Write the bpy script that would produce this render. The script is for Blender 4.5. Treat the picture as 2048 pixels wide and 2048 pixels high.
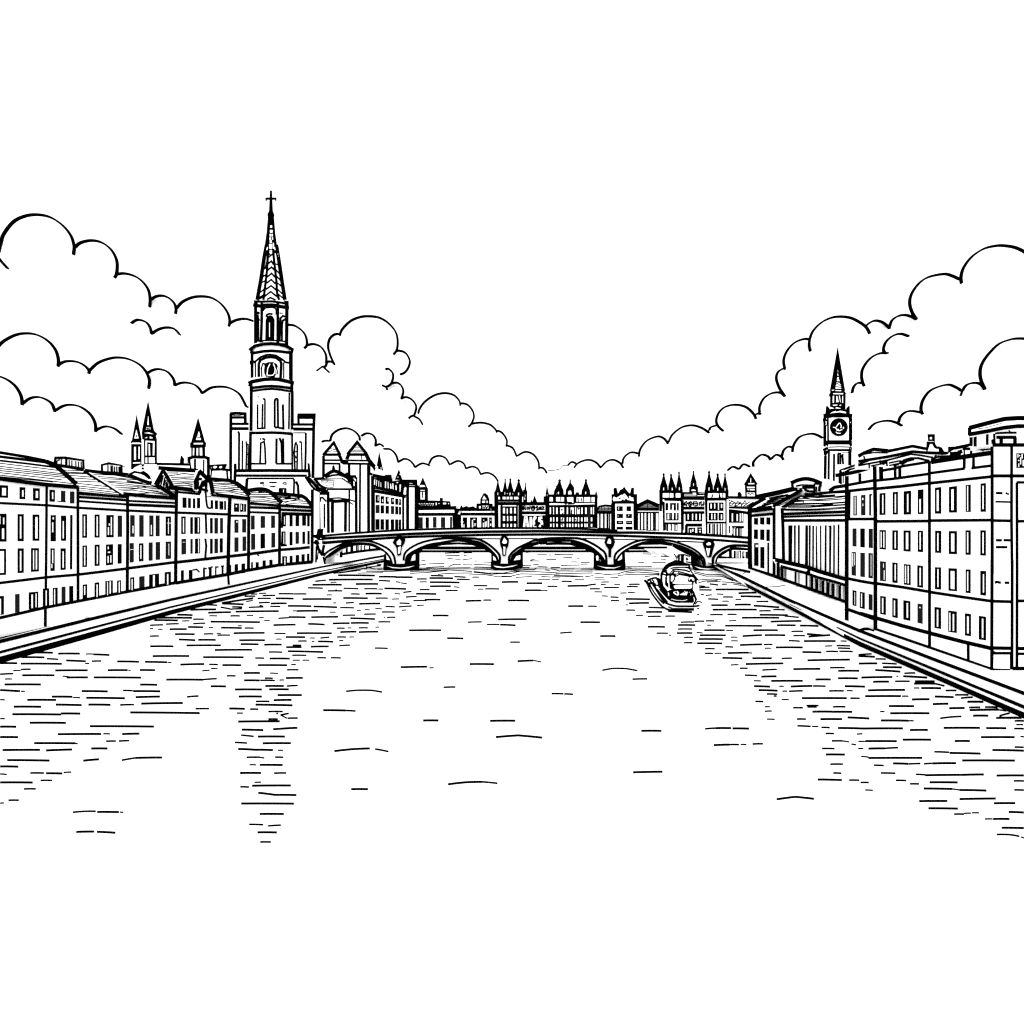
import bpy, math, random
from mathutils import Vector
random.seed(7)
for o in list(bpy.data.objects): bpy.data.objects.remove(o)
SC = bpy.context.scene
COL = SC.collection
# ---------------------------------------------------------------- camera, sky, sun, exposure
CAMH, FPX, CXP, HZ = 8.1, 1820.0, 1024.0, 1042.0     # eye height (m), focal length and horizon in px of the 2048 px photo
cam = bpy.data.objects.new('camera', bpy.data.cameras.new('camera')); COL.objects.link(cam)
cam.location = (0, 0, CAMH); cam.rotation_euler = (math.radians(90), 0, 0)
cam.data.sensor_width = 36; cam.data.lens = 36*FPX/2048; cam.data.shift_y = (HZ-1024)/2048
cam.data.clip_start = 0.1; cam.data.clip_end = 9000
SC.camera = cam
wd = bpy.data.worlds.new('World'); SC.world = wd; wd.use_nodes = True
bg = wd.node_tree.nodes['Background']; bg.inputs[0].default_value = (1, 1, 1, 1); bg.inputs[1].default_value = 1.0   # bright even overcast
sun = bpy.data.objects.new('sun', bpy.data.lights.new('sun', 'SUN')); COL.objects.link(sun)
sun.data.energy = 0.7; sun.data.angle = math.radians(60); sun.data.color = (1, 1, 1)
sun.rotation_euler = (math.radians(48), 0, math.radians(-12)); sun.location = (0, -20, 60)
SC.view_settings.view_transform = 'Standard'; SC.view_settings.look = 'None'
SC.view_settings.exposure = 0.72; SC.view_settings.gamma = 1
SC.render.engine = 'CYCLES'
SC.cycles.use_denoising = False
SC.cycles.filter_width = 1.3
SC.cycles.diffuse_bounces = 16; SC.cycles.max_bounces = 16

# ---------------------------------------------------------------- materials
def mat(name, col, var=0.0):
    m = bpy.data.materials.new(name); m.use_nodes = True
    nt = m.node_tree; b = nt.nodes['Principled BSDF']
    b.inputs['Base Color'].default_value = (*col, 1); b.inputs['Roughness'].default_value = 1
    b.inputs['Specular IOR Level'].default_value = 0
    if var:
        tc = nt.nodes.new('ShaderNodeTexCoord'); nz = nt.nodes.new('ShaderNodeTexNoise'); nz.inputs['Scale'].default_value = 0.6
        rp = nt.nodes.new('ShaderNodeValToRGB')
        rp.color_ramp.elements[0].color = (*[c-var for c in col], 1); rp.color_ramp.elements[1].color = (*[min(1, c+var) for c in col], 1)
        nt.links.new(tc.outputs['Object'], nz.inputs['Vector']); nt.links.new(nz.outputs['Fac'], rp.inputs['Fac'])
        nt.links.new(rp.outputs['Color'], b.inputs['Base Color'])
    return m
MATS = [mat('white_render', (.95, .95, .95), .01), mat('black_ink', (.0006, .0006, .0006)), mat('dark_glass', (.009, .0085, .01), .002),
        mat('grey_slate', (.3, .3, .3), .05), mat('white_water', (.95, .95, .95), .01), mat('white_cloud', (.97, .97, .97))]
W, K, D, G, WA, CL = range(6)

# ---------------------------------------------------------------- from a point in the photo to a point on a real surface
ZR = dict(A=(0,880,340),B=(300,880,340),C=(600,840,300),D=(440,360,240),E=(440,580,240),F=(440,780,240),G=(0,1080,340),H=(240,780,240),
  I=(820,940,300),J=(1080,920,300),K=(1280,920,300),L=(1480,900,300),M=(1720,820,328),N=(1720,1120,328),O=(1280,1090,140),P=(1600,680,180),
  Q=(1600,820,180),R=(0,400,520),S=(560,600,520),T=(1060,600,520),U=(1528,440,520),V=(960,920,260),Z=(0,0,1932),
  W1=(0,1300,420),W2=(300,1100,420),W3=(600,1120,420),W4=(960,1160,420),W5=(1280,1140,420),W6=(1628,1300,420),W7=(380,1400,420),W8=(560,1080,300))
def pts(z, s):
    x0, y0, sz = ZR[z]; k = sz/1932.0
    v = [float(a) for a in s.split()] if isinstance(s, str) else list(s)
    return [(x0+v[i]*k, y0+v[i+1]*k) for i in range(0, len(v)-1, 2)]
EYE = Vector((0, 0, CAMH))
def ray(p): return Vector(((p[0]-CXP)/FPX, 1.0, (HZ-p[1])/FPX))
def onz(p, z):
    d = ray(p); return EYE + d*((z-CAMH)/d.z)
class Plane:
    def __init__(s, p, n):
        s.p = Vector(p); s.n = Vector(n).normalized()
        if (EYE-s.p).dot(s.n) < 0: s.n = -s.n
    def at(s, px):
        d = ray(px); t = (s.p-EYE).dot(s.n)/d.dot(s.n); return EYE+d*t, s.n
    def back(s, d): return Plane(s.p-s.n*d, s.n)
class Cone:
    def __init__(s, cx, cy, z0, r0, z1, r1):
        s.c = (cx, cy); s.z0 = z0; s.r0 = r0; s.k = (r1-r0)/(z1-z0)
    def at(s, px):
        d = ray(px); ox, oy = -s.c[0], -s.c[1]; R = s.r0+s.k*(CAMH-s.z0); m = s.k*d.z
        a = d.x**2+d.y**2-m*m; b = 2*(ox*d.x+oy*d.y-R*m); c = ox*ox+oy*oy-R*R
        q = b*b-4*a*c; t = (-b-math.sqrt(q))/(2*a) if q > 0 else -b/(2*a)
        P = EYE+d*t; n = Vector((P.x-s.c[0], P.y-s.c[1], 0))
        return P, (n.normalized() if n.length > 1e-6 else Vector((0, -1, 0)))
class Stack(Cone):
    def __init__(s, cones): s.cones = cones            # (lowest px row, cone) from the top down
    def at(s, px):
        for y, c in s.cones:
            if px[1] <= y: return c.at(px)
        return s.cones[-1][1].at(px)
def front(Y): return Plane((0, Y, 0), (0, -1, 0))
def vertical(pa, pb, z):
    a, b = onz(pa, z), onz(pb, z); return Plane(a, (b-a).cross(Vector((0, 0, 1))))
def atY(p, Y): return EYE+ray(p)*Y
WATER = Plane((0, 0, 0), (0, 0, 1))

# ---------------------------------------------------------------- mesh builder
LIFT = 0.0002; WADD = 1.35; GROW = 0.3
def away(P, d):
    """depth of a block whose river side wall runs away from the viewer"""
    a, b = min(P, key=lambda p: p.x), max(P, key=lambda p: p.x)
    e = a if a.x > 0 else b if b.x < 0 else None
    return Vector((e.x/e.y*d, d, 0)) if e else Vector((0, d, 0))
def grow(p, d):
    """outset (or inset) a traced outline by d px"""
    n = len(p); A = sum(p[i][0]*p[(i+1) % n][1]-p[(i+1) % n][0]*p[i][1] for i in range(n)); sg = 1 if A > 0 else -1; out = []
    for i in range(n):
        a, c, e = p[i-1], p[i], p[(i+1) % n]
        l1 = math.hypot(c[0]-a[0], c[1]-a[1]) or 1e-6; l2 = math.hypot(e[0]-c[0], e[1]-c[1]) or 1e-6
        nx = (c[1]-a[1])/l1+(e[1]-c[1])/l2; ny = -(c[0]-a[0])/l1-(e[0]-c[0])/l2; l = math.hypot(nx, ny)
        if l < .3: out.append(c); continue
        k = d*sg*min(1.8, 2/l)/l; out.append((c[0]+nx*k, c[1]+ny*k))
    return out
def slabs(p, w=3.0):
    """cut an outline into narrow upright strips so that it can follow a round wall"""
    x0, x1 = min(q[0] for q in p), max(q[0] for q in p); n = max(1, int((x1-x0)/w)); R = []
    def clip(q, x, s):
        o = []
        for a, b in zip(q, q[1:]+q[:1]):
            ia, ib = (a[0]-x)*s >= 0, (b[0]-x)*s >= 0
            if ia: o.append(a)
            if ia != ib: t = (x-a[0])/(b[0]-a[0]); o.append((x, a[1]+t*(b[1]-a[1])))
        return o
    for i in range(n):
        q = clip(p, x0+(x1-x0)*i/n, 1)
        q = clip(q, x0+(x1-x0)*(i+1)/n, -1) if q else q
        if len(q) >= 3: R.append(q)
    return R
class MB:
    def __init__(s): s.v = []; s.f = []; s.m = []
    def face(s, ids, m): s.f.append(ids); s.m.append(m)
    def prism(s, fr, bk, m):
        n = len(fr); o = len(s.v); s.v += [tuple(p) for p in fr]+[tuple(p) for p in bk]
        s.face(list(range(o, o+n)), m); s.face(list(range(o+2*n-1, o+n-1, -1)), m)
        for i in range(n):
            j = (i+1) % n; s.face([o+j, o+i, o+n+i, o+n+j], m)
        return s
    def solid(s, sf, z, t, depth, m=W):                     # a traced face of the building, carried back through its whole depth
        P = [sf.at(p)[0] for p in pts(z, t)]; v = away(P, depth) if sf.n.y < -.999 else -sf.n*depth
        return s.prism(P, [p+v for p in P], m)
    def push(s, sf, z, t, vec, m=W):
        P = [sf.at(p)[0] for p in pts(z, t)]; v = Vector(vec)
        if v.x == 0 and v.y > 0: v = away(P, v.y)
        return s.prism(P, [p+v for p in P], m)
    def toground(s, Y, z, t, depth, zg=1.0, m=W):
        P = [atY(p, Y) for p in pts(z, t)]
        P += [Vector((P[-1].x, Y, zg)), Vector((P[0].x, Y, zg))]
        v = away(P, depth); return s.prism(P, [p+v for p in P], m)
    def _lift(s, sf, p, l):
        P, n = sf.at(p); d = (P-EYE).length
        return P+n*(LIFT*d*l), P-n*(LIFT*d*.6)
    def fill(s, sf, z, t, m=K, layer=1, g=None):
        for part in t.split('/'):
            p = grow(pts(z, part), g if g is not None else GROW if m != W else -GROW)
            for c in (slabs(p) if isinstance(sf, Cone) else [p]):
                q = [s._lift(sf, a, layer) for a in c]
                s.prism([a for a, b in q], [b for a, b in q], m)
        return s
    def ink(s, sf, z, w, t, m=K, layer=1, smooth=False, taper=False):
        for part in t.split('/'):
            p = pts(z, part)
            if smooth: p = spline(p)
            s.ribbon(sf, p, w, m, layer, taper)
        return s
    def ribbon(s, sf, p, w, m=K, layer=1, taper=False):
        if isinstance(sf, Cone):
            d = [p[0]]
            for a, c in zip(p, p[1:]):
                k = max(1, int(math.hypot(c[0]-a[0], c[1]-a[1])/4))
                d += [(a[0]+(c[0]-a[0])*i/k, a[1]+(c[1]-a[1])*i/k) for i in range(1, k+1)]
            p = d
        n = len(p); w = (w+min(WADD, .32*w) if m != W else w-.2)/2; L = []; Rr = []
        for i in range(n):
            a = p[max(i-1, 0)]; b = p[min(i+1, n-1)]; c = p[i]
            def nrm(u, v):
                dx, dy = v[0]-u[0], v[1]-u[1]; l = math.hypot(dx, dy) or 1e-6; return (-dy/l, dx/l)
            if i == 0: N = nrm(c, b); k = 1
            elif i == n-1: N = nrm(a, c); k = 1
            else:
                n1, n2 = nrm(a, c), nrm(c, b); x, y = n1[0]+n2[0], n1[1]+n2[1]; l = math.hypot(x, y)
                if l < .2: N = n1; k = 1
                else: N = (x/l, y/l); k = min(1.6, 2/l)
            ww = w*k
            if taper: ww *= min(1, min(i, n-1-i)/2.0+.5)
            L.append((c[0]+N[0]*ww, c[1]+N[1]*ww)); Rr.append((c[0]-N[0]*ww, c[1]-N[1]*ww))
        o = len(s.v)
        for i in range(n):
            for q in (L[i], Rr[i]):
                f, b = s._lift(sf, q, layer); s.v += [tuple(f), tuple(b)]
        if isinstance(sf, Cone):
            del s.v[o:]
            for i in range(n-1):
                for c in slabs([L[i], L[i+1], Rr[i+1], Rr[i]], 1.4):
                    q = [s._lift(sf, a, layer) for a in c]; s.prism([a for a, b in q], [b for a, b in q], m)
            return s
        for i in range(n-1):
            a = o+4*i; b = a+4
            s.face([a, a+2, b+2, b], m); s.face([a+1, b+1, b+3, a+3], m); s.face([a, b, b+1, a+1], m); s.face([a+2, a+3, b+3, b+2], m)
        s.face([o, o+1, o+3, o+2], m); e = o+4*(n-1); s.face([e, e+2, e+3, e+1], m)
        return s
    def revolve(s, cx, cy, prof, segs=24, m=W, rot=0.0):
        o = len(s.v); n = segs
        for z, r in prof:
            for k in range(n):
                a = rot+2*math.pi*k/n; s.v.append((cx+r*math.cos(a), cy+r*math.sin(a), z))
        for i in range(len(prof)-1):
            for k in range(n):
                a = o+i*n+k; b = o+i*n+(k+1) % n; s.face([a, b, b+n, a+n], m)
        s.face(list(range(o+n-1, o-1, -1)), m); e = o+(len(prof)-1)*n; s.face(list(range(e, e+n)), m)
        return s
    def strip(s, A, B, m, out):                              # solid strip between two polylines
        o = len(s.v); out = Vector(out)
        for a, b in zip(A, B): s.v += [tuple(a), tuple(b), tuple(a+out), tuple(b+out)]
        for i in range(len(A)-1):
            a = o+4*i; b = a+4
            s.face([a, b, b+1, a+1], m); s.face([a+2, a+3, b+3, b+2], m); s.face([a, a+2, b+2, b], m); s.face([a+1, b+1, b+3, a+3], m)
        s.face([o, o+1, o+3, o+2], m); e = o+4*(len(A)-1); s.face([e, e+2, e+3, e+1], m)
        return s
    def build(s, name, parent=None, **props):
        me = bpy.data.meshes.new(name); off = root_loc(parent)
        me.from_pydata([(v[0]-off.x, v[1]-off.y, v[2]-off.z) for v in s.v], [], s.f)
        used = sorted(set(s.m)); ix = {u: i for i, u in enumerate(used)}
        for u in used: me.materials.append(MATS[u])
        me.polygons.foreach_set('material_index', [ix[q] for q in s.m])
        me.update()
        o = bpy.data.objects.new(name, me); COL.objects.link(o)
        if parent: o.parent = parent
        for k, v in props.items(): o[k] = v
        return o
def root_loc(p):
    while p is not None and p.parent is not None: p = p.parent
    return Vector(p.location) if p is not None else Vector((0, 0, 0))
def thing(name, label, cat, loc, group=None):
    o = bpy.data.objects.new(name, None); COL.objects.link(o); o.location = loc; o.empty_display_size = .5
    o['label'] = label; o['category'] = cat
    if group: o['group'] = group
    return o
def spline(p, k=6):
    if len(p) < 3: return p
    q = [p[0]]+p+[p[-1]]; out = []
    for i in range(1, len(q)-2):
        a, b, c, d = q[i-1], q[i], q[i+1], q[i+2]
        for j in range(k):
            t = j/k
            out.append(tuple(.5*(2*b[m]+(c[m]-a[m])*t+(2*a[m]-5*b[m]+4*c[m]-d[m])*t*t+(3*b[m]-a[m]-3*c[m]+d[m])*t**3) for m in (0, 1)))
    out.append(p[-1]); return out
def windows(parent, sf, z, spec, st=0.0, sb=0.0, name='window'):
    """each entry: outer box | white pane boxes; a trailing d gives dark grey glass"""
    for e in spec.split(';'):
        q = e.split('|'); h = q[0].split(); dark = 'd' in h; h = [float(a) for a in h if a != 'd']
        def box(b):
            xm = (h[0]+h[2])/2
            return ' '.join(str(v) for v in (b[0], b[1]+st*(b[0]-xm), b[2], b[1]+st*(b[2]-xm), b[2], b[3]+sb*(b[2]-xm), b[0], b[3]+sb*(b[0]-xm)))
        wdw = MB().fill(sf, z, box(h), D if dark else K).build(name, parent)
        if len(q) > 1:
            m = MB()
            for r in q[1:]:
                r = [float(a) for a in r.split()]; wpx = min(r[2]-r[0], r[3]-r[1])*ZR[z][2]/1932
                m.fill(sf, z, box(r), W, 2, g=-max(0, min(1.0, (wpx-1.6)*.34)))
            m.build('pane', wdw)
def spire(parent, z, Y, t, segs=8, name='spire', extra=None, m=K, knob=False):
    """apex x y, base left, base right, base y"""
    ax, ay, bl, br, by = t
    (a,), (l,), (r,) = pts(z, (ax, ay)), pts(z, (bl, by)), pts(z, (br, by))
    rad = (r[0]-l[0])/2/FPX*Y; Yc = Y+rad
    A, Lp, Rp = atY(a, Yc), atY(l, Yc), atY(r, Yc); rad = (Rp.x-Lp.x)/2; cx = (Lp.x+Rp.x)/2
    if segs == 4: rad *= 1.414
    b = MB(); o = len(b.v); n = segs
    prof = [(0, 1), (1, .03)] if not knob else [(0, 1), (.3, .9), (.45, .66), (.7, .36), (.86, .2), (.88, .3), (.93, .3), (.96, .16), (1, .1)]
    for f, g in prof:
        for k in range(n):
            q = 2*math.pi*(k+.5)/n; b.v.append((cx+(A.x-cx)*f+g*rad*math.cos(q), Yc+g*rad*math.sin(q), Lp.z+(A.z-Lp.z)*f))
    for i in range(len(prof)-1):
        for k in range(n): b.face([i*n+k, i*n+(k+1) % n, (i+1)*n+(k+1) % n, (i+1)*n+k], m)
    b.face(list(range(n-1, -1, -1)), m); b.face(list(range((len(prof)-1)*n, len(prof)*n)), m)
    if knob:
        w = (br-bl)*.07; h = by-ay; c = (bl+br)/2
        b.fill(front(Yc-rad*1.04), z, "%g %g %g %g %g %g %g %g" % (c-w, by-h*.2, c+w*.6, by-h*.22, c+w*.6, by-h*.06, c-w, by-h*.05), W, 1)
    sf = Cone(cx, Yc, Lp.z, rad, A.z, .03*rad)
    if extra: extra(b, sf)
    return b.build(name, parent)
# ---------------------------------------------------------------- ground, water, quays, far bank
def structure(o): o['kind'] = 'structure'; return o
b = MB(); b.prism([Vector(p) for p in ((-5000,-200,-.8),(5000,-200,-.8),(5000,7000,-.8),(-5000,7000,-.8))], [Vector(p) for p in ((-5000,-200,-2),(5000,-200,-2),(5000,7000,-2),(-5000,7000,-2))], W)
structure(b.build('ground'))
b = MB(); b.prism([Vector(p) for p in ((-60,-40,0),(70,-40,0),(70,236,0),(-60,236,0))], [Vector(p) for p in ((-60,-40,-.7),(70,-40,-.7),(70,236,-.7),(-60,236,-.7))], WA)
structure(b.build('water'))
def quay(bot, top, sign, bands):
    B = [onz(p, 0.0) for p in pts('Z', bot)]; T = [onz(p, 1.0) for p in pts('Z', top)]
    q = MB(); o = len(q.v); n = len(B)
    for a, t in zip(B, T): q.v += [(a.x, a.y, -.6), (a.x, a.y, 0), tuple(t), (sign*900, t.y, 1.0)]
    for i in range(n-1):
        for k in range(3):
            a = o+4*i+k; q.face([a, a+4, a+5, a+1], W)
    e = o+4*(n-1); y1 = B[-1].y
    q.v += [(sign*900, 3000, 1.0), (T[-1].x, 3000, 1.0)]; q.face([e+2, e+3, len(q.v)-2, len(q.v)-1], W)
    q.v += [(T[-1].x, 3000, -.6)]; q.face([e+2, len(q.v)-2, len(q.v)-1, e], W)
    out = Vector((-sign*.04, 0, .01))
    for F0, F1 in bands:
        r = range(len(F1))
        q.strip([B[i].lerp(T[i], F0[i])+out for i in r], [B[i].lerp(T[i], F1[i])+out for i in r], K, (sign*.02, 0, 0))
    return q
q = quay((-300,1415, 0,1327, 170,1279, 340,1230, 640,1152, 768,1125), (-300,1357, 0,1283, 170,1241, 340,1200, 640,1134.5, 768,1112), -1,
     [([0]*6,[.31,.31,.31,.31,.34,.4]),([.44]*6,[.57,.57,.57,.57,.58,.6]),([.91,.91,.91,.91,.89,.85],[1.1,1.1,1.1,1.1,1.12,1.2])])
GZ = Plane((0, 0, 1.0), (0, 0, 1))
q.ink(GZ, 'G', 3.6, "-800 1305 0 1112 500 985 900 885 960 878 1020 885")
structure(q.build('quay'))
q = quay((2400,1590, 2048,1437, 1884,1364, 1720,1293, 1580,1219, 1500.5,1178, 1436,1139, 1410,1128), (2400,1518, 2048,1386.6, 1884,1325, 1720,1262, 1580,1201, 1482,1153, 1432,1132, 1406,1122), 1,
     [([0]*8,[.24,.24,.26,.32,.42,.45,.5,.5]),([.38,.38,.4,.44,.54],[.53,.53,.56,.58,.62]),([.92,.92,.91,.89,.82,.78,.75,.75],[1.08,1.08,1.1,1.12,1.2,1.25,1.3,1.3])])
q.ink(GZ, 'K', 4, "980 1350 1180 1395 1420 1445").ink(GZ, 'K', 1, "1320 1475 1350 1450 1420 1435/1600 1640 1780 1630 1870 1612")
q.ink(GZ, 'N', 4.6, "0 830 50 812 110 812 170 828")
structure(q.build('quay'))
b = MB(); b.prism([Vector(p) for p in ((-26.5,234,-.5),(40,234,-.5),(40,234,1.6),(-26.5,234,1.6))], [Vector(p) for p in ((-26.5,3000,-.5),(40,3000,-.5),(40,3000,1.6),(-26.5,3000,1.6))], W)
FB = front(234)
for f, t, m in (((-26.4,.02),(39.9,1.58),K),((-26.4,.62),(39.9,.74),W)):
    y = 234-(.05 if m == K else .1); y2 = 234.0
    P = [Vector((f[0],y,f[1])), Vector((t[0],y,f[1])), Vector((t[0],y,t[1])), Vector((f[0],y,t[1]))]
    b.prism(P, [Vector((p.x, y+.045, p.z)) for p in P], m)
structure(b.build('far_bank'))

# ---------------------------------------------------------------- the terrace on the left bank
LF = vertical((0,1275), (640,1132.5), 1.0)
def roofplane(sf, z, e0, e1, r, D):
    a, bb, c = sf.at(pts(z, e0)[0])[0], sf.at(pts(z, e1)[0])[0], sf.back(D).at(pts(z, r)[0])[0]
    return Plane(a, (bb-a).cross(c-a))
def lean(sf, d): return tuple(-sf.n*d)
TG = 'terraced houses along the left quay'
def house(label, z, x): 
    p = LF.at(pts(z, x)[0])[0]; return thing('terraced_house', label, 'house', (p.x, p.y, 1.0), TG)

h = house('long white house with small square attic windows and a downpipe, nearest in the left terrace', 'A', '400 2000')
w = MB().solid(LF, 'A', "-400 395 0 440 530 505 885 535 885 2050 0 2246 -400 2335", 8)
w.ink(LF,'A',4,"-400 695 0 717 530 742 885 770").ink(LF,'A',4.4,"-400 1695 0 1625 530 1560 885 1530").ink(LF,'A',5,"-400 2105 0 2021 520 1903 885 1832")
w.ink(LF,'A',4,"530 510 525 1150 518 1900").ink(LF,'G',4.6,"515 775 514 985").ink(LF,'A',4.4,"884 530 886 1830").ink(LF,'A',1.6,"650 695 750 704")
w.build('wall', h)
MB().fill(LF,'A',"798 852 822 852 818 1470 795 1470").build('downpipe', h)
rp = roofplane(LF,'A',"0 440","885 530","300 195",2.0)
r = MB().push(rp,'A',"-400 85 0 143 500 232 620 280 885 530 530 500 0 440 -400 390", lean(LF,1.4))
r.ink(rp,'A',4.6,"-400 85 0 143 300 192 500 232 520 240").ink(rp,'A',4.2,"-400 138 0 190 510 252 640 275").ink(rp,'A',3,"-300 190 0 235 300 268 640 312")
r.ink(rp,'A',1.4,"-300 225 0 265 500 325 700 352/-300 258 0 300 740 388/-300 280 0 325 760 408/-300 300 0 348 800 432/-300 325 0 372 700 452/-300 350 0 400 820 495/-300 370 0 418 600 478")
r.ink(rp,'A',8,"520 245 620 282 700 350 870 505").ink(rp,'A',6.6,"-400 395 0 440 300 480 530 508 890 537")
r.build('roof', h)
windows(h,LF,'A',"-20 515 90 655|15 540 68 635;222 538 285 672|243 565 268 650;375 550 450 688|398 575 432 662;562 568 622 700|585 590 603 672;693 580 740 705 d;795 587 843 720 d",.06,.03)
windows(h,LF,'A',"-60 838 72 1155|-40 860 5 960|14 1000 48 1130|30 880 46 960;200 843 268 1150|218 865 243 1125;370 848 445 1145|393 870 428 1125;575 855 633 1150|588 935 603 1050|592 875 610 905;693 860 750 1145|708 920 722 1120")
windows(h,LF,'A',"-60 1237 67 1535|-40 1258 45 1515;200 1232 268 1510|218 1255 243 1490;352 1230 440 1495|372 1252 383 1472|400 1252 420 1475;573 1232 620 1487|590 1250 600 1400|582 1410 590 1455;688 1232 745 1475|705 1262 722 1455",0,-.06)
windows(h,LF,'A',"-60 1775 42 1990|-60 1800 12 1990;172 1752 220 1955 d;327 1728 432 1915|348 1750 375 1912|400 1745 412 1905;487 1688 557 1885|515 1710 527 1880;600 1680 653 1865|612 1695 622 1865;700 1668 742 1845 d;787 1660 830 1830",-.08,-.18)

h = house('white house with a long glazed lantern on its ridge, second in the left terrace', 'A', '1160 1900')
w = MB().solid(LF,'A',"885 570 1450 640 1450 1925 885 2050",8)
w.ink(LF,'A',4,"885 648 1430 684/885 770 1450 803").ink(LF,'A',3.4,"885 694 1450 733").ink(LF,'A',5,"1448 620 1450 1000 1445 1730").ink(LF,'A',4.5,"885 1530 1450 1460").ink(LF,'A',5,"885 1832 1455 1722")
w.build('wall', h)
rp = roofplane(LF,'A',"890 585","1440 640","800 315",2.0)
r = MB().push(rp,'A',"620 280 955 335 1440 640 890 590 880 520",lean(LF,1.4))
r.ink(rp,'A',5,"640 285 955 335").ink(rp,'A',7.5,"955 345 1130 450 1440 640").ink(rp,'A',5,"890 585 1100 605 1430 645").ink(rp,'A',3,"890 612 1380 648")
r.ink(rp,'A',1.3,"690 340 940 350/720 362 960 375/760 378 1010 385/790 402 1060 425/830 432 1090 450/850 466 1150 480/870 492 1220 530/880 522 1290 565/890 545 1340 600")
r.build('roof', h)
RL = LF.back(2.3)
r = MB().solid(RL,'A',"622 195 740 190 965 228 950 330 610 285",.6)
r.fill(RL,'A',"618 188 740 186 966 224 950 242 740 216 630 218").ink(RL,'A',3.6,"630 200 618 285/752 215 752 305/945 235 950 330").ink(RL,'A',1.8,"696 218 696 292/785 228 787 308/815 232 816 312/860 240 862 318/890 245 892 322/920 248 925 325").ink(RL,'A',3,"650 290 950 335").ink(RL,'A',2,"640 270 650 235 680 225")
r.build('roof_lantern', h)
windows(h,LF,'A',"935 845 988 1110|950 865 963 1090;1075 847 1130 1108|1093 868 1108 1090;1208 853 1290 1105|1255 875 1268 1080|1230 945 1250 975|1222 990 1235 1080;1338 860 1385 1100 d")
windows(h,LF,'A',"937 1200 988 1442|953 1215 965 1425;1075 1190 1130 1430|1097 1212 1107 1408;1203 1187 1283 1420|1220 1210 1232 1240|1220 1265 1252 1285|1218 1315 1232 1395|1250 1310 1262 1395;1338 1183 1380 1403",-.05,-.1)
windows(h,LF,'A',"940 1643 988 1812|953 1660 965 1760;1075 1620 1125 1787|1092 1640 1107 1785;1197 1600 1280 1762|1215 1610 1222 1758|1240 1605 1258 1750;1330 1597 1373 1740|1345 1610 1358 1735",-.1,-.2)

h = house('white house with dark grey windows and a small square lantern on its sloping ridge', 'A', '1740 1750')
w = MB().solid(LF,'A',"1450 630 2005 680 2005 1800 1450 1925",8)
w.ink(LF,'A',3.4,"1460 692 2005 717").ink(LF,'A',5,"1460 735 2005 757").ink(LF,'A',4,"1450 802 2005 827").ink(LF,'B',5.4,"302 570 296 900 290 1620").ink(LF,'A',4.6,"1450 1458 2005 1387").ink(LF,'A',5,"1455 1722 2005 1620")
w.build('wall', h)
rp = roofplane(LF,'A',"1450 625","2005 662","1300 375",2.0)
r = MB().push(rp,'A',"955 335 1460 392 1750 500 1850 550 2000 655 1450 625 1400 618",lean(LF,1.4))
r.ink(rp,'A',5,"965 345 1160 368 1460 392").ink(rp,'A',6,"1460 396 1600 455 1770 515").ink(rp,'A',8,"1760 512 1860 545 1990 645").ink(rp,'A',6,"1400 612 1700 640 2005 662")
r.ink(rp,'A',1.2,"1040 372 1480 420/1060 395 1300 400 1520 440/1110 415 1300 430 1560 455/1150 440 1400 450 1620 490/1180 465 1420 480 1690 510/1230 480 1500 510 1750 535/1260 510 1550 530 1820 560/1300 535 1500 545 1800 585/1340 560 1600 555 1850 600/1370 580 1500 570 1700 600 1880 615/1400 600 1560 610 1740 600 1900 625/1440 470 1640 500/1560 540 1660 530")
r.build('roof', h)
r = MB().solid(RL,'A',"1152 278 1235 258 1390 285 1390 378 1158 362",.6)
r.fill(RL,'A',"1148 275 1235 252 1390 282 1392 296 1235 278 1160 290/1255 290 1282 292 1282 372 1255 370").ink(RL,'A',3.4,"1158 280 1158 362/1380 290 1382 380").ink(RL,'A',2,"1226 285 1226 366/1300 300 1300 376/1325 300 1328 376/1350 305 1355 378/1362 300 1365 378").ink(RL,'A',1.4,"1385 297 1418 300")
r.build('roof_lantern', h)
windows(h,LF,'A',"1480 855 1528 1100 d|1502 975 1513 1060;1583 855 1630 1098 d;1697 858 1742 1095 d|1712 965 1720 1075;1770 858 1812 1093 d")
windows(h,LF,'B',"178 870 237 1088|203 890 209 1065|192 942 235 947")
windows(h,LF,'A',"1475 1172 1518 1390 d|1477 1242 1516 1247;1578 1175 1628 1378|1592 1195 1603 1350;1690 1165 1732 1370 d;1770 1160 1817 1360 d",-.05,-.1)
windows(h,LF,'B',"178 1155 237 1350 d|208 1180 213 1310",-.05,-.1)
windows(h,LF,'A',"1480 1562 1523 1715|1492 1580 1503 1705;1583 1550 1640 1695 d;1695 1525 1805 1672|1730 1530 1760 1668",-.12,-.2)
windows(h,LF,'B',"167 1500 235 1650|187 1520 208 1645",-.1,-.2)

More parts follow.
